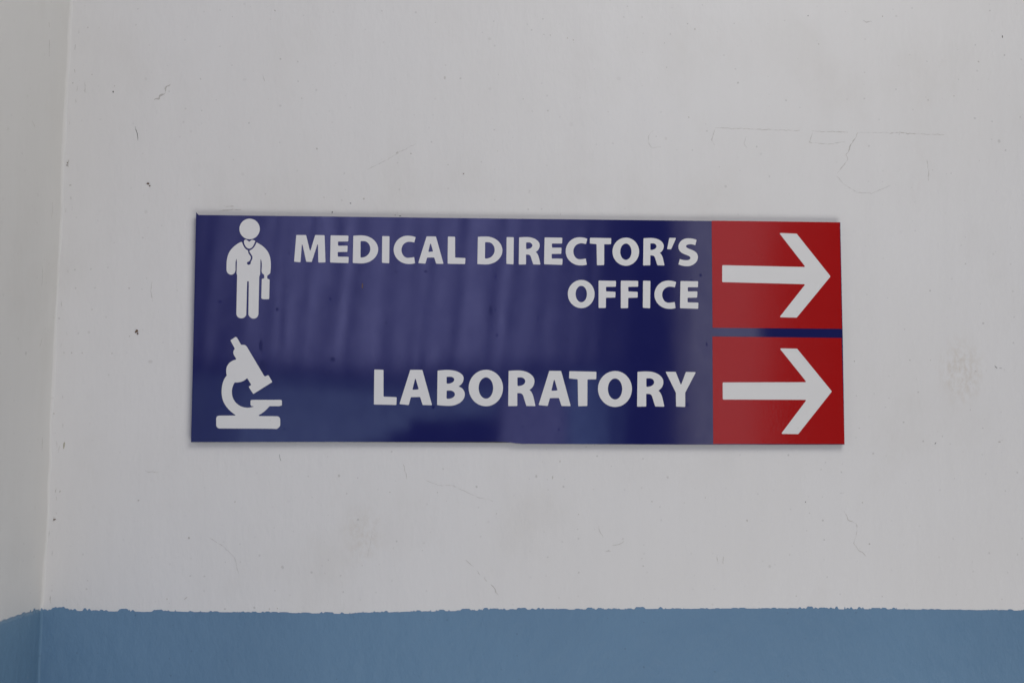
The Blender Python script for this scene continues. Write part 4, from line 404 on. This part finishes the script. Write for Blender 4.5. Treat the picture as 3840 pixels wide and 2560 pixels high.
ARROW1=[[(242.87,195.87),(242.46,196.67),(242.71,197.15),(243.62,197.27),(257.73,196.82),(258.09,196.77),(258.4,196.61),(258.66,196.36),(289.38,157.38),(289.6,156.95),(289.59,156.51),(289.35,156.08),(257.53,118.13),(257.26,117.88),(256.92,117.73),(256.56,117.68),(242.5,117.81),(241.66,117.97),(241.44,118.44),(241.86,119.2),(264.86,147.79),(265.28,148.55),(265.06,149.02),(264.22,149.19),(188.16,150.39),(187.63,150.5),(187.31,150.84),(187.22,151.37),(187.44,165.34),(187.56,165.88),(187.9,166.22),(188.45,166.32),(264.49,165.37),(265.37,165.51),(265.62,165.99),(265.22,166.77)]]
ARROW2=[[(241.65,87.37),(241.23,88.15),(241.47,88.62),(242.35,88.77),(256.39,88.61),(256.75,88.56),(257.07,88.41),(257.33,88.16),(288.61,49.56),(288.83,49.14),(288.83,48.7),(288.59,48.28),(257.14,9.67),(256.87,9.42),(256.54,9.26),(256.17,9.21),(242.33,9.35),(241.5,9.51),(241.28,9.97),(241.67,10.72),(264.17,39.65),(264.57,40.4),(264.35,40.87),(263.51,41.01),(187.45,40.87),(186.92,40.97),(186.6,41.3),(186.49,41.82),(186.59,55.79),(186.7,56.32),(187.04,56.66),(187.57,56.77),(263.73,57.39),(264.6,57.54),(264.83,58.02),(264.42,58.78)]]
RED1=[[(178.0,208.07),(178.03,208.18),(178.09,208.25),(178.2,208.27),(299.5,208.13),(299.61,208.11),(299.67,208.04),(299.69,207.93),(299.88,107.68),(299.86,107.57),(299.79,107.5),(299.68,107.48),(177.94,107.62),(177.84,107.64),(177.77,107.71),(177.75,107.81)]]
RED2=[[(177.51,99.21),(177.54,99.32),(177.6,99.38),(177.71,99.4),(299.19,98.96),(299.29,98.93),(299.36,98.87),(299.38,98.76),(300.19,0.35),(300.17,0.24),(300.1,0.18),(299.99,0.16),(177.35,-0.07),(177.24,-0.05),(177.18,0.02),(177.16,0.12)]]
SHEET=[[(-300.03,208.06),(-299.96,210.54),(-299.09,209.56),(-297.6,208.04),(-14.29,207.96),(300.23,208.1),(300.48,103.16),(300.23,-0.29),(176.06,-0.79),(0.88,-0.57),(-5.25,-0.11),(-13.81,1.09),(-23.6,1.54),(-159.72,0.76),(-300.01,0.09),(-299.91,103.69)]]
STROKES=[('scuff',1.73,1,[(-332.6,223.2),(-328.0,224.8),(-323.7,228.9),(-321.4,234.5),(-317.8,237.8)]),('scratch',0.54,0,[(-349.5,197.5),(-347.4,191.2),(-346.2,184.2)]),('scratch',0.74,1,[(-233.2,248.7),(-232.4,245.1),(-231.3,242.1)]),('crack',0.54,2,[(192.5,204.6),(220.0,204.2),(243.0,203.5),(273.8,203.2)]),('crack',0.54,2,[(285.3,202.6),(320.0,202.4)]),('crack',0.44,3,[(329.0,202.3),(361.2,202.2)]),('crack',0.74,1,[(359.9,202.0),(367.7,202.9),(376.7,202.2),(387.1,201.6)]),('crack',0.49,2,[(387.1,201.6),(413.0,201.2)]),('crack',0.69,1,[(329.2,201.8),(326.3,196.3),(324.4,193.2),(321.8,188.5),(317.5,179.4)]),('crack',0.59,2,[(317.5,180.7),(318.9,175.6),(314.2,169.1),(308.9,162.6)]),('crack',0.54,2,[(192.5,204.1),(188.8,193.0),(191.8,187.9)]),('crack',0.54,3,[(222.0,197.3),(219.9,189.6),(223.1,185.5)]),('crack',0.49,2,[(286.0,201.6),(282.3,191.8),(292.8,191.2),(301.8,190.8),(317.2,192.8)]),('crack',0.99,2,[(395.8,176.7),(397.2,163.8),(396.3,156.6)]),('crack',0.54,3,[(133.5,201.1),(128.9,195.9),(128.4,189.5),(132.1,184.4),(140.5,185.8)]),('crack',0.54,3,[(307.9,160.0),(316.4,151.1),(327.8,144.4),(341.9,143.8),(360.1,151.7)]),('crack',0.64,1,[(-41.9,-199.5),(-38.3,-202.4),(-34.6,-205.8)]),('crack',0.74,1,[(-31.4,-209.2),(-28.5,-213.3)]),('crack',0.74,1,[(-25.6,-214.5),(-22.2,-218.8)]),('crack',0.74,1,[(-18.7,-221.2),(-15.1,-225.3),(-11.9,-231.3)]),('crack',0.49,1,[(-99.4,-112.9),(-96.7,-121.4),(-95.2,-126.3)]),('crack',0.49,3,[(-80.1,-126.7),(-67.9,-131.8),(-53.2,-132.3),(-43.5,-137.1),(-31.2,-142.5),(-16.6,-146.3)]),('crack',0.64,2,[(309.1,-155.2),(311.8,-159.3),(313.2,-163.8),(320.7,-166.7),(321.3,-173.6),(317.8,-184.6),(322.2,-190.7),(329.6,-196.9)]),('scratch',0.59,2,[(80.1,-168.6),(82.0,-175.9),(84.5,-179.3)]),('scratch',0.74,1,[(86.4,-191.9),(89.3,-191.0),(91.8,-192.2)]),('scratch',0.64,2,[(92.8,-186.6),(98.7,-185.7),(103.7,-182.7)]),('scratch',0.74,1,[(189.3,-194.5),(189.8,-197.9),(190.9,-203.2)]),('scratch',1.23,2,[(195.7,-196.7),(195.1,-203.3)]),('crack',0.54,3,[(-274.6,-178.2),(-260.1,-187.7),(-250.4,-197.3),(-246.5,-211.6)]),('crack',0.54,3,[(-134.8,160.1),(-117.1,169.4),(-104.8,177.2),(-89.9,185.0)]),('scuff',0.99,2,[(-270.7,119.2),(-261.5,120.8),(-250.5,120.5)]),('scuff',0.74,2,[(-266.9,124.0),(-255.4,123.7)]),('scratch',0.74,1,[(336.7,311.4),(340.3,310.2),(345.5,310.6)]),('scratch',1.23,0,[(397.7,-91.4),(396.1,-92.9)]),('scratch',0.99,0,[(455.8,-19.6),(458.3,-21.6)]),('scratch',0.99,0,[(460.4,-21.3),(462.9,-21.8)]),('scratch',0.74,1,[(436.5,-24.5),(438.2,-25.7)]),('scratch',0.62,1,[(464.7,-22.5),(465.7,-24.5)]),('scratch',0.49,0,[(-211.7,-104.0),(-211.2,-107.1),(-210.4,-110.0)]),('scratch',0.49,2,[(-332.1,-119.0),(-329.4,-120.2),(-319.4,-120.6)]),('scratch',0.49,2,[(-330.4,53.4),(-331.1,44.8),(-329.4,35.0)]),('crack',0.49,3,[(-127.0,-173.4),(-128.1,-185.5),(-131.5,-197.5)]),('scratch',0.59,2,[(458.3,-89.8),(461.9,-89.3)]),('scratch',0.59,1,[(305.7,-138.7),(309.7,-137.9)]),('scuff',0.99,2,[(-294.8,-234.6),(-292.0,-231.7)]),('scratch',0.49,2,[(-396.4,238.2),(-395.6,229.4),(-394.6,228.7)])]
SPECKS=[(-343.2,7.4,1.98,1.98,4),(-342.2,5.4,0.99,1.73,4),(-336.2,144.3,1.73,1.23,4),(-334.5,142.1,0.99,0.99,4),(-409.9,162.6,0.74,0.74,4),(-410.3,160.3,0.62,0.62,4),(-166.9,119.5,0.86,1.48,0),(-104.2,116.7,1.23,0.74,0),(-108.7,117.4,0.49,0.74,0),(-150.2,128.2,1.23,0.74,0),(283.4,315.1,0.74,0.99,0),(472.8,298.3,0.74,1.98,0),(37.9,-124.8,0.99,2.22,2),(44.8,-109.9,0.99,1.73,2),(218.0,-163.8,1.48,1.48,2),(273.2,-146.8,0.74,0.74,0),(458.1,-90.8,1.98,0.99,1),(-291.8,-179.4,1.48,1.73,1),(-251.1,-147.2,0.99,1.48,2),(-370.3,229.9,0.99,1.23,0),(-369.3,235.4,0.99,0.99,2),(-395.0,290.4,0.99,0.99,1),(-390.0,245.9,0.74,0.99,1),(-407.3,237.6,0.99,0.99,1),(-406.6,141.7,1.48,1.23,2),(-405.3,-96.8,1.48,5.43,5),(-411.8,-163.1,1.48,0.99,4),(174.1,299.9,1.23,1.48,2),(146.7,262.3,0.74,0.74,1),(52.3,289.0,0.99,1.23,2),(57.9,287.3,0.99,1.23,2),(36.1,291.3,0.74,0.99,2),(144.8,285.8,0.74,0.74,1),(167.4,214.5,0.99,0.99,1),(293.2,287.6,0.99,0.99,1),(356.0,316.0,0.99,0.99,1),(448.7,273.2,1.48,1.23,2),(423.6,239.3,0.99,0.99,1),(-182.0,179.1,1.48,1.48,2),(-107.2,176.4,1.73,1.73,2),(-94.6,175.8,1.23,0.99,1),(-137.9,132.4,1.48,1.23,1),(-174.7,133.4,0.99,0.99,2),(-45.4,157.3,0.62,0.62,4),(-72.5,301.6,0.74,0.74,2),(-63.4,248.6,1.73,1.98,3),(-222.9,310.1,1.23,1.23,2),(90.6,218.4,0.74,0.74,2),(10.4,229.4,0.74,0.74,1),(33.8,218.7,0.99,1.23,2),(-310.0,-233.8,0.99,0.99,1),(-67.8,-138.4,0.74,0.74,1),(-111.1,-138.2,0.74,0.74,1),(-81.1,-191.0,0.62,0.62,1),(-171.7,-204.6,0.62,0.62,1),(-13.6,-157.7,0.74,0.74,1),(403.9,-85.9,0.74,0.74,1),(332.4,-185.4,1.23,0.99,1),(326.6,-147.3,1.23,0.99,2),(-337.4,-145.9,1.23,1.23,2),(-407.6,-138.0,0.99,1.23,1),(61.9,-158.4,0.74,0.74,1),(129.8,-146.5,0.99,0.99,2),(179.4,-143.0,0.74,0.74,1),(160.0,-147.7,1.23,0.49,2),(120.1,-198.5,0.74,0.74,1),(121.3,-205.3,0.99,0.99,1),(456.3,-236.3,0.74,0.74,1),(343.4,-233.5,0.74,0.74,1),(-213.8,-226.7,0.74,0.74,1),(-218.5,-243.1,1.23,0.99,2),(-211.3,-242.6,0.99,0.99,2),(-383.8,27.1,0.99,0.99,2),(-391.5,-12.7,0.99,0.99,2),(-349.3,2.7,0.74,0.74,1),(-364.7,-13.0,0.74,0.74,1),(-401.1,-12.6,0.99,0.99,2),(-407.8,-12.6,0.99,0.99,2),(-415.2,-67.9,1.23,1.23,2),(374.7,-14.5,0.74,0.74,1),(394.6,-14.4,0.74,0.74,1),(321.8,-15.9,0.74,0.99,1),(437.7,-24.2,1.23,0.74,2)]
SMUDGES=[(0,[[(-237.43,88.24),(-237.39,86.24),(-237.41,83.31),(-238.32,82.73),(-239.09,84.16),(-239.88,84.16),(-240.45,85.91),(-240.34,88.22),(-240.78,90.87),(-239.81,91.54),(-239.32,93.18),(-238.52,93.55),(-237.81,92.3),(-237.14,90.7)]]),(0,[[(-233.08,68.98),(-233.04,66.04),(-234.82,65.27),(-235.73,63.28),(-237.23,63.13),(-238.2,65.23),(-238.54,67.26),(-240.46,68.94),(-239.07,71.02),(-238.36,72.72),(-237.52,75.36),(-235.95,74.47),(-234.76,73.12),(-233.42,71.67)]]),(0,[[(-27.65,121.81),(-27.19,119.77),(-27.9,118.75),(-28.59,118.64),(-29.28,117.32),(-30.17,117.7),(-30.14,120.26),(-30.68,121.78),(-30.23,123.41),(-30.08,125.53),(-29.32,126.41),(-28.58,125.26),(-27.66,125.71),(-27.25,123.8)]]),(0,[[(-171.25,75.96),(-171.32,74.89),(-172.27,74.39),(-172.96,73.62),(-174.04,73.48),(-174.5,74.67),(-175.73,74.85),(-175.46,75.93),(-175.37,76.82),(-174.57,77.24),(-174.06,78.19),(-173.14,77.74),(-171.99,77.92),(-171.91,76.74)]]),(1,[[(-146.55,143.8),(-146.63,142.77),(-146.72,141.71),(-146.97,141.76),(-147.16,141.78),(-147.43,141.55),(-147.61,142.54),(-147.62,143.79),(-147.68,145.15),(-147.38,145.44),(-147.26,146.74),(-147.01,145.8),(-146.71,146.29),(-146.6,144.97)]]),(0,[[(-114.83,156.98),(-114.71,156.58),(-115.31,156.31),(-115.99,156.13),(-116.62,156.43),(-117.21,156.42),(-117.38,156.71),(-117.59,156.96),(-117.48,157.23),(-117.48,157.65),(-116.64,157.53),(-116.09,157.61),(-115.48,157.55),(-114.81,157.37)]]),(0,[[(-86.78,157.75),(-87.2,157.29),(-88.0,157.11),(-88.5,156.78),(-89.29,156.69),(-89.66,157.17),(-90.54,157.26),(-90.43,157.72),(-90.47,158.15),(-90.03,158.53),(-89.3,158.74),(-88.51,158.67),(-87.82,158.51),(-87.64,158.08)]]),(0,[[(-123.94,109.93),(-124.24,109.57),(-124.33,109.11),(-124.73,108.88),(-125.23,108.74),(-125.58,109.15),(-125.66,109.58),(-126.03,109.91),(-125.76,110.29),(-125.72,110.84),(-125.2,110.88),(-124.77,110.87),(-124.19,110.93),(-124.1,110.35)]]),(0,[[(-223.28,121.44),(-223.39,120.86),(-223.63,120.31),(-224.19,120.33),(-224.67,119.97),(-225.35,120.01),(-225.56,120.77),(-225.82,121.42),(-225.82,122.21),(-225.36,122.79),(-224.76,123.05),(-224.12,123.11),(-223.53,122.79),(-223.47,121.99)]]),(0,[[(78.4,56.53),(78.29,55.78),(78.11,55.25),(77.92,54.61),(77.64,54.87),(77.35,54.95),(77.18,55.66),(77.29,56.52),(77.23,57.31),(77.41,57.9),(77.63,58.57),(77.89,57.94),(78.1,57.73),(78.35,57.35)]]),(0,[[(87.91,104.1),(87.95,103.6),(87.51,103.35),(87.1,103.24),(86.61,102.81),(86.35,103.38),(86.15,103.72),(85.99,104.09),(86.05,104.5),(86.36,104.79),(86.68,105.14),(87.21,105.38),(87.44,104.75),(87.82,104.54)]]),(0,[[(172.77,92.28),(172.76,91.38),(172.56,90.58),(172.17,90.95),(171.91,90.59),(171.57,90.66),(171.64,91.72),(171.4,92.27),(171.61,92.87),(171.63,93.79),(171.92,94.32),(172.24,93.96),(172.37,93.23),(172.51,92.83)]]),(0,[[(1.65,14.93),(1.76,14.61),(1.3,14.51),(1.06,14.26),(0.68,14.35),(0.41,14.5),(0.02,14.62),(0.11,14.93),(0.16,15.18),(0.26,15.49),(0.67,15.53),(1.07,15.63),(1.38,15.42),(1.47,15.15)]]),(0,[[(-16.64,4.61),(-16.57,4.29),(-16.84,4.11),(-17.07,3.85),(-17.35,4.18),(-17.6,4.17),(-17.89,4.3),(-17.94,4.61),(-17.83,4.89),(-17.67,5.14),(-17.42,5.35),(-17.1,5.28),(-16.85,5.11),(-16.67,4.89)]]),(0,[[(-62.07,100.53),(-62.37,100.2),(-62.5,99.81),(-62.96,99.65),(-63.48,99.57),(-63.85,99.87),(-63.9,100.25),(-64.28,100.51),(-64.34,100.95),(-63.92,101.22),(-63.47,101.4),(-63.0,101.29),(-62.62,101.13),(-62.16,100.94)]]),(0,[[(42.89,95.1),(43.16,94.66),(42.89,94.3),(42.49,94.06),(42.1,94.44),(41.84,94.58),(41.33,94.64),(41.46,95.09),(41.59,95.41),(41.76,95.71),(42.05,95.99),(42.4,95.76),(42.77,95.75),(43.08,95.5)]]),(0,[[(159.11,152.11),(158.71,151.83),(158.77,151.32),(158.33,151.3),(157.96,151.29),(157.59,151.4),(157.47,151.77),(157.11,152.09),(157.51,152.4),(157.61,152.77),(158.0,152.77),(158.36,152.98),(158.81,152.92),(159.09,152.56)]])]
EDGE=[(-420.4,-243.4),(-414.9,-244.3),(-409.1,-242.7),(-405.2,-241.1),(-400.9,-241.8),(-395.7,-244.4),(-379.6,-244.9),(-363.2,-245.0),(-325.4,-245.6),(-311.2,-244.9),(-292.2,-245.7),(-244.7,-246.3),(-208.9,-246.9),(-177.8,-247.5),(-144.2,-247.9),(-138.2,-246.9),(-100.9,-246.8),(-52.6,-245.8),(-4.1,-244.8),(20.2,-244.8),(69.0,-244.8),(142.6,-244.5),(241.5,-244.6),(291.2,-245.3),(341.1,-245.4),(416.4,-246.2),(476.9,-247.1)]

def edge_z(x):
    e = EDGE
    if x*1000 <= e[0][0]: return e[0][1]/1000
    for (a, za), (b, zb) in zip(e, e[1:]):
        if x*1000 <= b: return (za+(zb-za)*(x*1000-a)/(b-a))/1000
    return e[-1][1]/1000

def teeth(total, step, seed, amp):
    """ragged paint edge: blunt tufts, single bristles and long bare stretches, thinning out and thickening along the wall"""
    rr = random.Random(seed)
    out, n_ = [], int(total/step)+2
    while len(out) < n_:
        s = len(out)*step
        busy = 0.5+0.9*mnoise.noise(Vector((s*14.0, seed, 0.0)))
        tall = amp*max(0.25, 0.75+0.9*mnoise.noise(Vector((s*9.0, seed, 4.0))))
        u = rr.random()
        if u < 0.42*busy+0.24:
            w_ = rr.choice((3, 4, 5, 6, 8, 10, 14))
            h_ = tall*rr.uniform(0.35, 1.0)
            for q in range(w_):
                t = min(q, w_-1-q)
                out.append(h_*min(1.0, 0.45+0.4*t)*rr.uniform(0.8, 1.0))
        elif u < 0.42*busy+0.40:
            out += [tall*rr.uniform(0.3, 0.8), tall*0.1]
        else:
            b_ = amp*0.10*rr.random()
            out += [b_+amp*0.05*rr.random() for _ in range(rr.randint(2, 9))]
    return out

def coat(name, cols, parent):
    """cols: list of ((x, y) front, (x, y) back, top z); a skin a fraction of a millimetre thick"""
    v, f = [], []
    for (fx, fy), (bx, by), zt in cols:
        v += [(fx, fy, zt), (bx, by, zt+0.00015), (fx, fy, zt-0.012), (fx, fy, ZB+0.002)]
    for i in range(len(cols)-1):
        a, b = 4*i, 4*i+4
        f += [(a, b, b+1, a+1), (a+2, b+2, b, a), (a+3, b+3, b+2, a+2)]
    return link_mesh(name, v, f, MAT['dado'], parent)

step = 0.0007
cols = []
tt = teeth(1.5, step, 5, 0.0029)
x = corner_x(-0.32)+FR*0.6
i = 0
while x < XR-0.002:
    cols.append(((x, -0.00035), (x, 0.0002), edge_z(x)+tt[i]))
    i += 1; x += step
d1 = coat('blue_dado', cols, back)
cols = []
prof = corner_profile(-0.245, 0.00035)
prof0 = corner_profile(-0.245, -0.0002)
tt = teeth(0.8, step, 8, 0.0040)
i = 0
def zleft(y): return -0.2414 if y < -0.05 else -0.2414 - 0.0026*(y+0.05)/0.05
for (p, q), (p0, q0) in zip(zip(prof, prof[1:]), zip(prof0, prof0[1:])):
    L = math.hypot(q[0]-p[0], q[1]-p[1])
    m = max(1, int(L/step))
    for s in range(m):
        t = s/m
        A = (p[0]+(q[0]-p[0])*t, p[1]+(q[1]-p[1])*t); B = (p0[0]+(q0[0]-p0[0])*t, p0[1]+(q0[1]-p0[1])*t)
        cols.append((A, B, zleft(A[1])+tt[i % len(tt)])); i += 1
cols.append((prof[-1], prof0[-1], -0.244))
# the coat on the left wall follows the leaning, wavering corner all the way down
def coat_left(name, cols, parent):
    v, f = [], []
    rows = [0.0, 0.004, 0.012, 0.03, 0.05, 0.07, 0.10, 0.15, 0.25, 0.5]
    R = len(rows)+1
    x_ref = corner_x(-0.245)+wob(-0.245)
    for (fx, fy), (bx, by), zt in cols:
        v.append((bx, by, zt+0.00015))
        for r_ in rows:
            z = zt-r_
            v.append((fx + corner_x(z)+wob(z)-x_ref, fy, z))
    for i in range(len(cols)-1):
        a, b = R*i, R*(i+1)
        for r_ in range(R-1): f.append((a+r_, a+r_+1, b+r_+1, b+r_))
    return link_mesh(name, v, f, MAT['dado'], parent, True)
d2 = coat_left('blue_dado', cols, left)

# ------------------------------------------------------------------ wear on the back wall: cracks, scratches, specks of dirt
def ribbon(name, pts, width, mat, y, wall='back'):
    pts = [Vector((a/1000, b/1000)) for a, b in pts]
    fine = []
    for a, b in zip(pts, pts[1:]):
        m = max(2, int((b-a).length/0.0011))
        for s in range(m): fine.append(a.lerp(b, s/m))
    fine.append(pts[-1])
    v, f = [], []
    n_ = len(fine)
    nk = random.random()*50
    for i, p in enumerate(fine):
        d = fine[min(i+1, n_-1)]-fine[max(i-1, 0)]
        nn = Vector((-d.y, d.x)).normalized()
        p = p + nn*(width/1000*0.9*mnoise.noise(Vector((i*0.6, nk, 0))) + 0.0006*mnoise.noise(Vector((i*0.21, nk, 3))))
        k = (0.35+0.65*min(1, min(i, n_-1-i)/3.0))*max(0.12, 0.75+1.3*mnoise.noise(Vector((i*0.37, nk, 7))))
        h = width/1000/2*k
        v += [(p.x-nn.x*h, y, p.y-nn.y*h), (p.x+nn.x*h, y, p.y+nn.y*h), (p.x-nn.x*h*.9, 0.0003, p.y-nn.y*h*.9), (p.x+nn.x*h*.9, 0.0003, p.y+nn.y*h*.9)]
    for i in range(n_-1):
        a, b = 4*i, 4*i+4
        f += [(a, b, b+1, a+1), (a+2, b+2, b, a), (a+1, b+1, b+3, a+3)]
    if wall == 'left':      # pts are then (distance out from the corner, height)
        v = [(corner_x(c)+wob(c)-b, -a, c) for a, b, c in v]
        return link_mesh(name, v, [q_[::-1] for q_ in f], mat, left)
    return link_mesh(name, v, f, mat, back)
NAMES = {'crack': 'wall_crack', 'scratch': 'wall_scratch', 'scuff': 'scuff_mark'}
for q, (kind, wd, tone, pts) in enumerate(STROKES):
    ribbon(NAMES[kind], pts, wd, MAT['m%d' % tone], -0.00008-0.000002*q)

LEFT_MARKS = [(0.9, 1, [(62.9, 259.1), (61.2, 253), (58.9, 245.0)]), (0.6, 2, [(98.9, 177), (93, 176), (88.7, 173.7)]), (0.6, 2, [(38.3, -3.5), (41, -6), (46, -11.3)]),
              (1.6, 2, [(66.4, 273.6), (64, 270)]), (0.7, 2, [(30, 120), (29, 112), (31, 104)]), (0.8, 3, [(50, 60), (49, 40)]), (0.7, 2, [(24, -90), (25, -101)])]
for q, (wd, tone, pts) in enumerate(LEFT_MARKS):
    ribbon('wall_scratch', pts, wd, MAT['m%d' % tone], -0.0001-0.000002*q, 'left')
rc = random.Random(4)
for q in range(26):         # grime and hairlines that collect along the corner
    z = rc.uniform(-0.235, 0.31); xx = corner_x(z)*1000+rc.choice((FR*1000+0.4, FR*1000+2, FR*1000+5))+rc.uniform(0, 3)
    ribbon('wall_scratch', [(xx, z*1000), (xx+rc.uniform(-0.6, 0.6), z*1000-rc.uniform(1.2, 7))], rc.uniform(0.4, 1.1), MAT['m%d' % rc.choice((2, 2, 3, 1))], -0.00018-0.000002*q)

def speck(x, z, rx, rz, tone):
    n_, v, f = 10, [], []
    ph = random.random()*20
    h = 0.00012 if tone != 4 else 0.0007
    for i in range(n_):
        a = 2*math.pi*i/n_
        k = 0.75+0.5*mnoise.noise(Vector((math.cos(a)*1.6+ph, math.sin(a)*1.6, ph)))
        v.append((x/1000+rx/1000*math.cos(a)*k, 0.0002, z/1000+rz/1000*math.sin(a)*k))
    for i in range(n_):
        p = v[i]; v.append((x/1000+(p[0]-x/1000)*.7, -h, z/1000+(p[2]-z/1000)*.7))
    for i in range(n_):
        j = (i+1) % n_
        f.append((i, j, n_+j, n_+i))
    f.append(tuple(range(n_, 2*n_)))
    return link_mesh('dirt_speck' if tone != 5 else 'stain_run', v, f, MAT['m%d' % tone], back)
for s in SPECKS: speck(*s)

# ------------------------------------------------------------------ the sign
sign = bpy.data.objects.new('direction_sign', None)
COL.objects.link(sign)
sign.empty_display_size = 0.05
sign.location = (0.0091, 0.0, -0.0935)
sign['label'] = 'blue and red direction sign with white lettering and two arrows on the white wall'
sign['category'] = 'sign'
FACE = -0.0052
def part(name, loops, front, thick, mat, parent=sign, off=(0, 0, 0), label=None):
    a = [p for lp in loops for p in lp]
    xs, zs_ = [p[0] for p in a], [p[1] for p in a]
    org = ((min(xs)+max(xs))/2000, (min(zs_)+max(zs_))/2000)
    o = cut_sheet(name, loops, front, thick, mat, parent, org)
    if parent is not sign: o.location = Vector(o.location)-Vector(parent.location)
    if label: o['label'] = label
    return o
# board: stands off the wall on its fixings, a little smaller than the sheet that wraps it
part('backing_board', [[(-299.4, 0.9), (299.4, 0.4), (299.4, 207.6), (-299.4, 207.6)]], FACE+0.0004, 0.0032, MAT['board'], label='dark edge of the board behind the blue sheet')
for sx in (-250, 250):
    for sz in (30, 178):
        part('fixing_pad', [[(sx-12, sz-12), (sx+12, sz-12), (sx+12, sz+12), (sx-12, sz+12)]], FACE+0.0036, 0.0018, MAT['board'])
part('blue_sheet', SHEET, FACE, 0.0004, MAT['blue'], label='glossy dark blue sheet with rippled reflections')
for tone, loops in SMUDGES:
    part('smudge', loops, FACE-0.00008, 0.0002, MAT['smear'] if tone == 0 else MAT['m4'])
for ch, word, loops in LETTERS:
    what = 'apostrophe' if ch == "'" else 'letter '+ch
    part('apostrophe' if ch == "'" else 'letter', loops, FACE-0.00022, 0.00026, MAT['white'], label='white %s of the word %s' % (what, word))
doc = part('doctor_symbol', BODY, FACE-0.00022, 0.00026, MAT['white'], label='white figure of a doctor with stethoscope and case')
part('head', HEAD, FACE-0.00022, 0.00026, MAT['white'], doc)
part('collar', COLLAR, FACE-0.00022, 0.00026, MAT['white'], doc)
part('microscope_symbol', MICRO, FACE-0.00022, 0.00026, MAT['white'], label='white microscope symbol')
for red, arr, lb in ((RED1, ARROW1, 'upper'), (RED2, ARROW2, 'lower')):
    rp = part('red_panel', red, FACE-0.00024, 0.0003, MAT['red'], label='%s red panel carrying a white arrow' % lb)
    part('arrow', arr, FACE-0.00046, 0.00024, MAT['white'], rp, label='%s white arrow pointing right' % lb)
